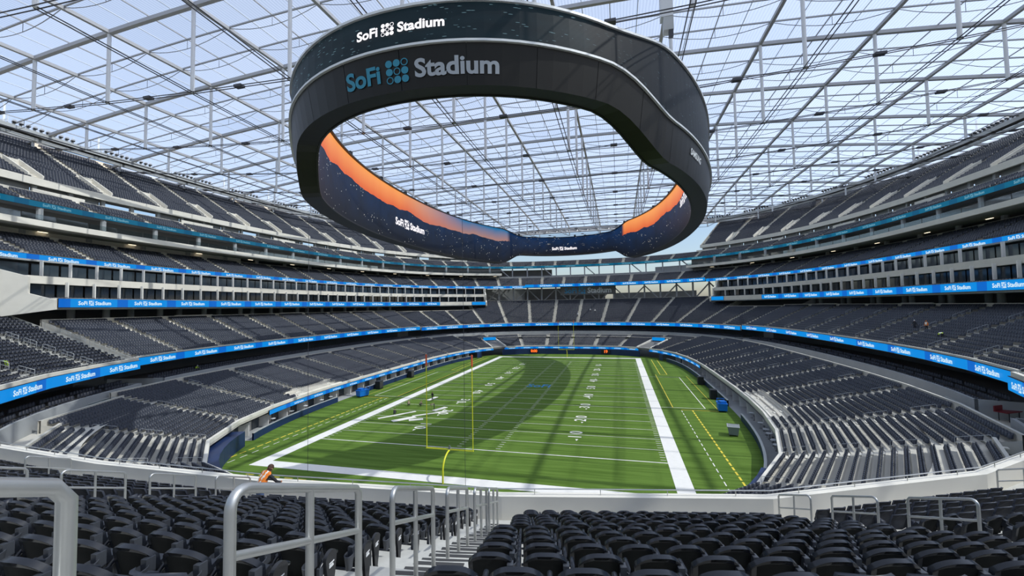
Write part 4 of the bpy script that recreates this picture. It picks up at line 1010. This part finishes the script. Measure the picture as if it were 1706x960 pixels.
def lod_near():
    v = [(-.26, .02, .42), (0, -.06, .42), (.26, .02, .42), (-.27, .0, .66), (0, -.14, .68), (.27, .0, .66), (-.25, -.05, .83), (-.13, -.15, .875), (0, -.19, .885), (.13, -.15, .875), (.25, -.05, .83)]
    n = len(v); fr_ = [(x, y+.03, z) for x, y, z in v]; bk = [(x, y-.02, z) for x, y, z in v]; V = fr_+bk
    fr = [(0, 1, 4, 3), (1, 2, 5, 4), (3, 4, 8, 7), (3, 7, 6, 6), (4, 5, 9, 8), (5, 10, 9, 9)]
    F = []
    for q in fr:
        F.append(tuple(q[::-1])); F.append(tuple(n+i for i in q))
    for a, c in ((6, 7), (7, 8), (8, 9), (9, 10), (3, 6), (0, 3), (10, 5), (5, 2)): F.append((a, c, n+c, n+a))
    b = len(V); V += [(.18, -.16, .50), (.29, -.16, .50), (.29, -.29, .52), (.18, -.29, .52), (.175, -.15, .70), (.30, -.15, .70), (.30, -.31, .67), (.175, -.31, .67)]
    F += [tuple(b+i for i in q) for q in ((4, 5, 6, 7), (0, 1, 5, 4), (1, 2, 6, 5), (2, 3, 7, 6), (3, 0, 4, 7))]
    b = len(V); V += [(-.22, .03, .42), (.22, .03, .42), (.22, .14, .42), (-.22, .14, .42), (-.2, .0, .62), (.2, .0, .62), (.2, .08, .62), (-.2, .08, .62)]
    F += [tuple(b+i for i in q) for q in ((4, 5, 6, 7), (1, 2, 6, 5), (2, 3, 7, 6), (3, 0, 4, 7))]
    b = len(V); V += [(.29, -.14, 0), (.34, -.14, 0), (.34, .15, .64), (.29, .15, .64), (.29, -.08, .66), (.34, -.08, .66)]
    F += [(b, b+1, b+5, b+4), (b+4, b+5, b+2, b+3), (b+1, b+2, b+5, b+5), (b, b+4, b+3, b+3)]
    return np.array(V), F
def lod_mid():
    V = [(-.24, .03, .40), (0, .0, .40), (.24, .03, .40), (-.23, -.03, .83), (0, -.08, .87), (.23, -.03, .83), (-.24, -.03, .40), (0, -.07, .40), (.24, -.03, .40), (-.23, -.09, .83), (0, -.14, .87), (.23, -.09, .83)]
    F = [(4, 3, 0, 1), (5, 4, 1, 2), (6, 9, 10, 7), (7, 10, 11, 8), (3, 4, 10, 9), (4, 5, 11, 10), (0, 3, 9, 6), (2, 8, 11, 5)]
    b = len(V); V += [(-.22, .04, .38), (.22, .04, .38), (.22, .22, .40), (-.22, .22, .40), (-.21, .02, .74), (.21, .02, .74), (.21, .12, .76), (-.21, .12, .76)]
    F += [tuple(b+i for i in q) for q in ((4, 5, 6, 7), (2, 3, 7, 6), (1, 2, 6, 5), (3, 0, 4, 7))]
    return np.array(V), F
def lod_far():
    V = [(-.24, .10, .36), (.24, .10, .36), (.24, .06, .70), (-.24, .06, .70), (-.23, -.04, .86), (.23, -.04, .86), (-.24, -.12, .38), (.24, -.12, .38)]
    return np.array(V), [(0, 1, 2, 3), (3, 2, 5, 4), (4, 5, 7, 6), (0, 3, 4, 6), (1, 7, 5, 2)]
VV, FF, off = [], [], 0
def emit(arr, lod, sel):
    global off
    V, F = lod; A = np.array([arr[i][:4] for i in sel]); 
    if not len(A): return
    c, s = np.cos(A[:, 3])[:, None], np.sin(A[:, 3])[:, None]
    X = V[None, :, 0]*c-V[None, :, 1]*s+A[:, 0:1]; Y = V[None, :, 0]*s+V[None, :, 1]*c+A[:, 1:2]; Z = V[None, :, 2]+A[:, 2:3]
    VV.append(np.stack([X, Y, Z], 2).reshape(-1, 3)); Fq = np.array(F); FF.append((Fq[None]+(off+np.arange(len(A))*len(V))[:, None, None]).reshape(-1, 4)); off += len(A)*len(V)
emit(nr, lod_near(), [i for i in range(len(nr)) if ok[i] and i not in chosen])
for key, lod in (('mid', lod_mid()), ('far', lod_far())):
    k_, _ = cull(SEATS[key], 420); emit(SEATS[key], lod, list(np.nonzero(k_)[0]))
V = np.concatenate(VV); Fc = np.concatenate(FF)
# a few faces repeat their last corner (triangles)
tri = Fc[:, 2] == Fc[:, 3]; cnt = np.where(tri, 3, 4); ls = np.r_[0, np.cumsum(cnt)[:-1]]
idx = Fc.reshape(-1); keepm = np.ones(len(Fc)*4, bool); keepm[np.nonzero(tri)[0]*4+3] = False; idx = idx[keepm]
me = D.meshes.new('stadium_seating'); me.vertices.add(len(V)); me.vertices.foreach_set('co', V.astype(np.float32).ravel()); me.loops.add(len(idx)); me.loops.foreach_set('vertex_index', idx.astype(np.int32))
me.polygons.add(len(Fc)); me.polygons.foreach_set('loop_start', ls.astype(np.int32)); me.update(calc_edges=True); me.validate(); me.materials.append(MATS['seat_far'])
tag(place('stadium_seating', me), 'thousands of dark folding seats filling every tier beyond the nearest rows', 'seats', kind='stuff')
print('SEATS', len(nr), len(SEATS['mid']), len(SEATS['far']), 'faces', len(Fc))

# ------------------------------------------------------------------ goal posts
def goal(loc, rz, label):
    t = empty('goal_post', loc, rz); tag(t, label, 'goal post')
    b = MB(); pts = [(0, -1.95, 0), (0, -1.95, 1.3)]+[(0, -1.95+1.95*(1-math.cos(a)), 1.3+1.7*math.sin(a)) for a in np.linspace(.12, PI/2, 10)]; b.tube(pts, .10, 10); o = b.build('gooseneck', 'goal_yellow', t); auto_smooth(o.data)
    b = MB(); b.tube([(-2.9, 0, 3.05), (2.9, 0, 3.05)], .085, 10); o = b.build('crossbar', 'goal_yellow', t); auto_smooth(o.data)
    um = MB(); um.tube([(0, 0, 3.05), (0, 0, 13.4)], .055, 8); umm = um.mesh('upright', 'goal_yellow'); fm = MB(); fm.tube([(0, 0, 12.5), (0, 0, 13.8)], .10, 8); fmm = fm.mesh('wind_ribbon', 'orange')
    for sx in (-1, 1): place('upright', umm, t, (sx*2.82, 0, 0)); place('wind_ribbon', fmm, t, (sx*2.82, 0, 0))
    b = MB(); b.box((0, 0, 3.15), (.2, .3, .35)); b.tube([(0, 0, 3.3), (0, 0, 3.5)], .09, 8); b.build('camera_mount', 'grey_plastic', t)
goal((0, 0, 0), 0, 'yellow goal post with tall uprights at the near end'); goal((0, L, 0), PI, 'small distant yellow goal post at the far end')
for x, y, lab in ((-17.2, -2.2, 'thin dark cable hanging to the turf left of the goal post'), (3.4, -4.0, 'thin dark cable hanging to the turf right of the goal post')):
    b = MB(); b.tube([(x, y, 0.0), (x, y, 31)], .022, 5); tag(b.build('net_cable', 'cable'), lab, 'cable')

# ------------------------------------------------------------------ sideline equipment
def at_z(px, py, z):
    d = (px-853)/FPX*AX[0]-(py-480)/FPX*AX[1]+AX[2]; return CAM+d*(z-CAM[2])/d[2]
def speaker_box(x, y, rz, lab):
    t = empty('speaker_box', (x, y, 0), rz); tag(t, lab, 'loudspeaker'); b = MB(); b.box((0, 0, 1.0), (1.6, 1.2, 1.8)); b.build('cabinet', 'black', t)
    b = MB(); b.box((0, -.62, 1.05), (1.4, .05, 1.5)); b.build('grille', 'strip_dark', t)
    wmb = MB(); wmb.tube([(-.06, 0, .08), (.06, 0, .08)], .09, 8); wme_ = wmb.mesh('caster', 'black')
    for sx in (-1, 1):
        for sy in (-1, 1): place('caster', wme_, t, (sx*.6, sy*.45, 0))
for px, py, lab in ((628, 648, 'black box loudspeaker by the left field wall, nearer one'), (681, 629, 'black box loudspeaker by the left field wall, farther one'), (1172, 641, 'black box loudspeaker by the right field wall, farther one'), (1194, 665, 'black box loudspeaker beside the blue cart on the right')):
    p = at_z(px, py, 0); speaker_box(p[0]+(.6 if p[0] < 0 else -.6), p[1], PI/2 if p[0] < 0 else -PI/2, lab)
def cart(px, py, rz, lab):
    p = at_z(px, py, 0); t = empty('equipment_cart', (p[0], p[1], 0), rz); tag(t, lab, 'cart')
    b = MB(); b.add([(-1.1, -.7, .25), (1.1, -.7, .25), (1.1, .7, .25), (-1.1, .7, .25), (-1.2, -.75, 1.4), (1.2, -.75, 1.4), (1.2, .75, 1.4), (-1.2, .75, 1.4)], [(3, 2, 1, 0), (0, 1, 5, 4), (1, 2, 6, 5), (2, 3, 7, 6), (3, 0, 4, 7), (4, 5, 6, 7)]); b.build('tub', 'blue_plastic', t)
    b = MB(); b.box((0, 0, 1.45), (2.5, 1.6, .12)); b.box((-.4, 0, 1.7), (1.2, 1.0, .4), .3); b.build('cover', 'blue_plastic', t); b = MB(); b.tube([(1.2, -.6, 1.2), (1.5, -.6, 1.9), (1.5, .6, 1.9), (1.2, .6, 1.2)], .05, 6); b.build('push_handle', 'blue_plastic', t)
    wmb = MB(); wmb.tube([(0, -.05, .14), (0, .05, .14)], .14, 10); wme_ = wmb.mesh('wheel', 'black')
    for sx in (-1, 1):
        for sy in (-1, 1): place('wheel', wme_, t, (sx*.8, sy*.55, 0))
cart(604, 661, 1.2, 'blue equipment cart by the left field wall'); cart(1203, 685, 1.5, 'blue equipment cart by the right field wall')
p = at_z(1236, 726, 0); t = empty('waste_bin', (p[0]-1.1, p[1], 0), -.2); tag(t, 'grey wheeled bin by the right field wall', 'bin')
b = MB(); b.add([(-.6, -.7, .2), (.6, -.7, .2), (.6, .7, .2), (-.6, .7, .2), (-.75, -.9, 1.35), (.75, -.9, 1.35), (.75, .9, 1.35), (-.75, .9, 1.35)], [(3, 2, 1, 0), (0, 1, 5, 4), (1, 2, 6, 5), (2, 3, 7, 6), (3, 0, 4, 7), (4, 5, 6, 7)]); b.build('body', 'grey_plastic', t)
b = MB(); b.tube([(-.78, -.93, 1.36), (.78, -.93, 1.36), (.78, .93, 1.36), (-.78, .93, 1.36), (-.78, -.93, 1.36)], .06, 6); b.build('rim', 'steel_paint', t)
wmb = MB(); wmb.tube([(-.05, 0, .1), (.05, 0, .1)], .1, 8); wme_ = wmb.mesh('wheel', 'black')
for sx in (-1, 1):
    for sy in (-1, 1): place('wheel', wme_, t, (sx*.5, sy*.6, 0))
# high tables on the right-hand terrace
def bar_table(x, y, lab, grp):
    t = empty('bar_table', (x, y, .02)); tag(t, lab, 'table', grp)
    b = MB(); b.tube([(0, 0, 1.02), (0, 0, 1.07)], .42, 16); b.build('table_top', 'table_white', t); b = MB(); b.tube([(0, 0, .03), (0, 0, 1.02)], .04, 8); b.build('stem', 'steel_paint', t); b = MB(); b.tube([(0, 0, 0), (0, 0, .03)], .26, 12); b.build('foot', 'steel_paint', t)
    smb = MB(); smb.tube([(0, 0, .72), (0, 0, .77)], .18, 10); smb.tube([(0, 0, 0), (0, 0, .72)], .03, 6); smb.tube([(0, 0, 0), (0, 0, .02)], .18, 10); s1 = smb.mesh('bar_stool', 'strip_dark')
    return s1
k = 0
for yy in (12, 15.5, 17.5, 20.5, 22.5, 26, 32):
    x = radius(38.3, 66.8, 3.4, math.atan2(yy-CY, 36))
    tt = math.atan2(yy-CY, 36.); xx = math.cos(tt)*x+1.9
    s1 = bar_table(xx, yy, 'round white bar table on the terrace behind the right field wall', 'bar tables on the right terrace')
    for dy in (-.75, .75):
        o = place('bar_stool', s1, None, (xx+.2, yy+dy, .02)); tag(o, 'dark bar stool beside a round table on the right terrace', 'stool', 'bar stools on the right terrace')
for yy in (14, 19, 23, 28, 31):
    tt = math.atan2(yy-CY, -36.); x = radius(38.3, 66.8, 3.4, tt); xx = math.cos(tt)*x-1.9
    bar_table(xx, yy, 'round white table on the terrace behind the left field wall', 'tables on the left terrace')
# white stencil boards lying on the turf
for px, py, ln, wd, rz, lab in ((662, 692, 7.2, .5, .95, 'long white stencil board on the turf nearest the left sideline'), (673, 699, 4.2, 1.1, .9, 'wide white stencil board in the middle of the group'), (693, 700, 2.4, .9, .5, 'short white stencil board beside the 10 yard number'), (716, 690, 6.4, .5, .75, 'long white stencil board reaching toward the 20 yard number'), (733, 682, 3.2, .9, 1.2, 'white stencil board standing apart at the far end of the group'), (720, 665, 3.6, .8, 1.45, 'white stencil board laid behind the standing worker')):
    p = at_z(px, py, 0); b = MB(); b.box((0, 0, .06), (ln, wd, .08)); b.box((0, 0, .12), (ln*.9, wd*.5, .04)); o = b.build('stencil_board', 'white_paint', None, loc=(p[0], p[1], .0), rot=(0, 0, rz)); tag(o, lab, 'stencil board')
# orange clocks on the far wall
for px, txt, lab in ((895, '0:00', 'orange game clock on the far wall, left of the goal'), (1012, '19', 'orange play clock on the far wall, right of the goal')):
    p = at_z(px, 586, 1.2); r = CAM+(p-CAM)*1.0
    x = p[0]*1.0; x = {895: -14.2, 1012: 13.8}[px]; y = 121.0-.004*x*x
    b = MB(); b.box((0, .15, 0), (3.4, .25, 1.5)); t = b.build('game_clock', 'black', None, loc=(x, y-.2, 1.3)); tag(t, lab, 'clock'); place('digits', text_mesh(txt, 1.5, 'clock_orange', .06), t, (0, -.02, 0), (PI/2, 0, 0))
# maroon trolley on the right concourse corner
p = at_z(1664, 697, 6.2); t = empty('trolley', (p[0]+.2, p[1]-1.0, 6.2), .5); tag(t, 'maroon folding trolley on the walkway at the right edge', 'trolley')
b = MB(); b.box((0, 0, 1.0), (2.6, 1.1, .10)); b.box((-.2, .5, 1.3), (2.2, .08, .5)); b.build('top', 'red_metal', t)
lmb = MB(); lmb.tube([(0, 0, 0), (0, 0, 1.0)], .04, 6); lme_ = lmb.mesh('leg', 'black')
for sx in (-1, 1):
    for sy in (-1, 1): place('leg', lme_, t, (sx*.8, sy*.4, 0))
# glass guards at the near corners of the lower bowl
for d0, d1, lab in ((215, 231, 'left'), (-47, -33, 'right')):
    P, N = path(60.3, 83.3, 2.6, d0, d1, 2.4)
    t = empty('glass_guard'); tag(t, f'glass balustrade on the walkway at the near {lab} corner of the lower bowl', 'balustrade')
    for i in range(len(P)-1):
        b = MB(); e = (P[i+1]-P[i]); q = P[i]+e*.03; b.obox((*q, 6.3), (*(e*.94), 0), (*(np.array([-e[1], e[0]])/np.hypot(*e)*.03), 0), (0, 0, 1.05)); b.build('glass_pane', 'clear_glass', t)
    b = MB(); b.tube([(*p_, 7.4) for p_ in P], .03, 6); b.build('top_rail', 'steel', t)

# ------------------------------------------------------------------ people
def figure(name, label, loc, rz, J, top, legs, head=None, scale=1., vest=None, helmet=None, group=None, sub=2):
    # J: joint name -> position (metres, facing +y, feet at z 0); one skinned surface for the body
    E = [('pelvis', 'waist'), ('waist', 'chest'), ('chest', 'neck'), ('neck', 'head'), ('head', 'crown')]
    for s_ in 'LR': E += [('chest', 'sh'+s_), ('sh'+s_, 'el'+s_), ('el'+s_, 'wr'+s_), ('wr'+s_, 'ha'+s_), ('pelvis', 'hip'+s_), ('hip'+s_, 'kn'+s_), ('kn'+s_, 'an'+s_), ('an'+s_, 'to'+s_)]
    rad = dict(pelvis=.15, waist=.135, chest=.155, neck=.06, head=.088, crown=.075)
    for s_ in 'LR': rad.update({'sh'+s_: .072, 'el'+s_: .05, 'wr'+s_: .035, 'ha'+s_: .04, 'hip'+s_: .10, 'kn'+s_: .065, 'an'+s_: .045, 'to'+s_: .04})
    nm = list(rad); ix = {k: i for i, k in enumerate(nm)}; me = D.meshes.new('person'); me.from_pydata([J[k] for k in nm], [(ix[a], ix[b]) for a, b in E], [])
    o = D.objects.new('tmp', me); COL.objects.link(o); md = o.modifiers.new('s', 'SKIN'); sv = me.skin_vertices[0].data
    for k in nm:
        r = rad[k]; sv[ix[k]].radius = (r*(1.15 if k in ('chest', 'waist', 'pelvis') else 1), r*(.85 if k in ('chest', 'waist', 'pelvis') else 1)); sv[ix[k]].use_root = k == 'pelvis'
    ms = o.modifiers.new('d', 'SUBSURF'); ms.levels = sub; dg = bpy.context.evaluated_depsgraph_get(); bm2 = D.meshes.new_from_object(o.evaluated_get(dg)); D.objects.remove(o)
    for m_ in ('skin', top, legs, 'hair', 'black'): bm2.materials.append(MATS[m_])
    seg = {('neck', 'head'): 0, ('head', 'crown'): 0, ('pelvis', 'waist'): 1, ('waist', 'chest'): 1, ('chest', 'neck'): 1}
    for s_ in 'LR': seg.update({('chest', 'sh'+s_): 1, ('sh'+s_, 'el'+s_): 1, ('el'+s_, 'wr'+s_): 1, ('wr'+s_, 'ha'+s_): 0, ('pelvis', 'hip'+s_): 2, ('hip'+s_, 'kn'+s_): 2, ('kn'+s_, 'an'+s_): 2, ('an'+s_, 'to'+s_): 4})
    A = np.array([J[a] for a, b in seg]); Bb = np.array([J[b] for a, b in seg]); ids = list(seg.values()); torso = [i for i, k in enumerate(seg) if k in (('pelvis', 'waist'), ('waist', 'chest'), ('chest', 'shL'), ('chest', 'shR'), ('chest', 'neck'))]
    tv = []
    for p_ in bm2.polygons:
        c = np.array(p_.center); t_ = np.clip(((c-A)*(Bb-A)).sum(1)/((Bb-A)**2).sum(1), 0, 1); d_ = np.linalg.norm(A+(Bb-A)*t_[:, None]-c, axis=1); i = int(np.argmin(d_)); p_.material_index = ids[i]
        if i in torso: tv.append(p_.index)
    bm2.polygons.foreach_set('use_smooth', [True]*len(bm2.polygons))
    root = place(name, bm2, None, loc, (0, 0, rz), (scale,)*3); tag(root, label, 'person', group)
    h = np.array(J['head']); cr = np.array(J['crown']); up = (cr-h)/np.linalg.norm(cr-h); fw = np.array([0, 1., 0]) - up*up[1]; fw /= np.linalg.norm(fw); sd = np.cross(fw, up)
    b = MB(); v = []; n_, k_ = 10, 5
    for j in range(k_+1):
        el = j/k_*PI/2*1.0
        for i in range(n_):
            a = 2*PI*i/n_; r = .118 if helmet else .108
            v.append(h+up*(.03+r*.95*math.sin(el))+(sd*math.cos(a)*.92+fw*math.sin(a))*r*math.cos(el)*1.02-fw*(0 if helmet else .018))
    f_ = [(j*n_+i, j*n_+(i+1) % n_, (j+1)*n_+(i+1) % n_, (j+1)*n_+i) for j in range(k_) for i in range(n_)]; b.add(v, f_)
    o = b.build('hard_hat' if helmet else 'hair', helmet or 'hair', root, True)
    if not helmet:
        pass
    b = MB()
    for sx in (-1, 1): b.box(tuple(h+fw*.088+sd*sx*.033+up*.03), (.02, .012, .012))
    b.box(tuple(h+fw*.10-up*.0), (.022, .03, .03)); b.box(tuple(h+fw*.086-up*.045), (.045, .012, .01)); b.build('face', 'skin' if False else 'hair', root)
    if vest:
        vb = MB(); vn = [v_.normal for v_ in bm2.vertices]; mp_ = {}
        for pi in tv:
            fc = []
            for vi in bm2.polygons[pi].vertices:
                if vi not in mp_: mp_[vi] = len(vb.v); q = np.array(bm2.vertices[vi].co)+np.array(vn[vi])*.018; vb.v.append(tuple(q))
                fc.append(mp_[vi])
            c = np.array(bm2.polygons[pi].center); st_ = abs(abs(c[0])-.085) < .028
            vb.f.append(tuple(fc)); vb.m.append(1 if st_ else 0); vb.uv.append(None)
        vb.build('vest', [vest, 'vest_stripe'], root, True)
    return root
def pose(kind):
    J = dict(pelvis=(0, 0, .95), waist=(0, .0, 1.12), chest=(0, .0, 1.36), neck=(0, .0, 1.53), head=(0, .02, 1.64), crown=(0, .02, 1.72))
    for s_, x in (('L', -1), ('R', 1)):
        J.update({'sh'+s_: (x*.19, 0, 1.42), 'el'+s_: (x*.25, -.02, 1.15), 'wr'+s_: (x*.26, .08, .92), 'ha'+s_: (x*.26, .11, .84), 'hip'+s_: (x*.09, 0, .90), 'kn'+s_: (x*.11, .03, .49), 'an'+s_: (x*.12, -.02, .07), 'to'+s_: (x*.13, .15, .04)})
    if kind == 'lean':       # bent forward over the parapet, head turned down
        J.update(pelvis=(0, -.10, .92), waist=(0, -.01, 1.10), chest=(0, .12, 1.32), neck=(.02, .21, 1.45), head=(.05, .28, 1.54), crown=(.06, .31, 1.62), shL=(-.19, .14, 1.36), shR=(.19, .16, 1.36), elL=(-.27, .34, 1.06), elR=(.27, .38, 1.06), wrL=(-.20, .52, .98), wrR=(.20, .54, .98), haL=(-.16, .60, .97), haR=(.16, .62, .97))
        for s_, x in (('L', -1), ('R', 1)): J.update({'hip'+s_: (x*.09, -.10, .87), 'kn'+s_: (x*.12, .0, .47), 'an'+s_: (x*.13, -.08, .07), 'to'+s_: (x*.14, .1, .04)})
    if kind == 'bend':       # standing, bent down to the ground
        J.update(waist=(0, .12, 1.0), chest=(0, .38, .98), neck=(0, .54, .92), head=(0, .63, .87), crown=(0, .70, .82), shL=(-.19, .42, .96), shR=(.19, .42, .96), elL=(-.22, .46, .66), elR=(.22, .46, .66), wrL=(-.15, .55, .42), wrR=(.15, .55, .42), haL=(-.13, .58, .33), haR=(.13, .58, .33))
    if kind == 'crouch':     # squatting, arms forward
        J.update(pelvis=(0, -.12, .38), waist=(0, -.02, .52), chest=(0, .14, .70), neck=(0, .24, .84), head=(0, .30, .93), crown=(0, .33, 1.01), shL=(-.19, .17, .74), shR=(.19, .17, .74), elL=(-.24, .36, .50), elR=(.24, .36, .50), wrL=(-.16, .52, .30), wrR=(.16, .52, .30), haL=(-.14, .57, .22), haR=(.14, .57, .22))
        for s_, x in (('L', -1), ('R', 1)): J.update({'hip'+s_: (x*.09, -.10, .35), 'kn'+s_: (x*.16, .28, .48), 'an'+s_: (x*.13, .02, .08), 'to'+s_: (x*.15, .2, .04)})
    if kind == 'walk':
        J.update(knL=(-.1, .16, .50), anL=(-.1, .24, .08), toL=(-.1, .42, .06), knR=(.1, -.02, .48), anR=(.1, -.26, .12), toR=(.1, -.1, .05), elL=(-.25, -.12, 1.16), wrL=(-.24, -.1, .92), haL=(-.23, -.06, .85), elR=(.25, .08, 1.15), wrR=(.23, .25, .98), haR=(.22, .3, .92))
    return J
npos = np.array([5.55, -31.25]); figure('person', 'worker in an orange and yellow safety vest and jeans leaning on the near parapet', (5.35, -31.3, 11.25), -.35, pose('lean'), 'dark_cloth', 'denim', vest='vest_orange', scale=1.1)
for px, py, kd, rz, lab, tp in ((681, 677, 'crouch', .5, 'worker crouching on the field, leftmost of the two behind the boards', 'khaki'), (700, 677, 'crouch', -.6, 'worker crouching on the field beside the left upright', 'khaki'), (720.5, 668, 'walk', 2.6, 'worker standing on the field behind the white boards', 'dark_cloth'), (723.5, 682, 'bend', 1.9, 'worker bending over the far white board', 'khaki'), (657, 692, 'crouch', .2, 'worker crouching at the long board near the left sideline', 'dark_cloth')):
    p = at_z(px, py, 0); figure('person', lab, (p[0], p[1], 0), rz, pose(kd), tp, 'dark_cloth', scale=1.05, sub=1, helmet='khaki' if tp == 'khaki' else None)
def on_tier(base, z0, first, s, rise, px, py):
    # find the tread under an image position: march rows until the projection matches
    best = None; Pq, Nq = path(*base, -45, 325, 1.)
    for k in range(0, 27):
        q = Pq+Nq*(first+(k+.4)*s); u = project(np.column_stack([q, np.full(len(q), z0+k*rise)])); d_ = (u[:, 0]-px)**2+(u[:, 1]-py)**2+np.where(u[:, 2] < 0, 1e9, 0); i = int(np.argmin(d_))
        if best is None or d_[i] < best[0]: best = (d_[i], (*q[i], z0+k*rise))
    return best[1]
m2 = (62.3, 85.7, 2.6)
for px, py, vs__, hm_, kd, lab in ((1524, 552, None, 'helmet_white', 'walk', 'worker in dark clothes and white helmet walking down the right second tier'), (1541, 551, 'vest_orange', 'vest_orange', 'stand', 'worker in a bright orange vest standing in the right second tier'), (1570, 569, 'vest_yellow', 'vest_yellow', 'bend', 'worker in a lime vest bending between seats in the right second tier')):
    figure('person', lab, on_tier(m2, 11.7, 0, .86, .385, px, py), 2.0, pose(kd), 'vest_orange' if vs__ == 'vest_orange' else 'dark_cloth', 'dark_cloth', vest=vs__, helmet=hm_, sub=1)
figure('person', 'worker in a lime vest on the club level under the left ribbon board', (*(np.array(at_z(333, 608, 9.0)[:2])+np.array([-1.2, .2])), 7.25), -1.2, pose('lean'), 'vest_yellow', 'dark_cloth', vest='vest_yellow', helmet='helmet_white', sub=1)
figure('person', 'worker in a lime vest cut off by the left edge of the picture', on_tier((62, 85.4, 2.6), 11.25, .25, .9, .385, 2, 618), 0., pose('bend'), 'vest_yellow', 'dark_cloth', vest='vest_yellow', sub=1)
for px, py, lab in ((963, 529, 'person in white standing low in the far end tier'), (982, 521, 'person in white at the left of a pair high in the far end tier'), (990, 522, 'person in white at the right of a pair high in the far end tier')):
    figure('person', lab, on_tier((62, 85.4, 2.6), 11.3, 0, .9, .385, px, py), PI, pose('walk'), 'white_cloth', 'dark_cloth', helmet='helmet_white', sub=1, scale=1.1)
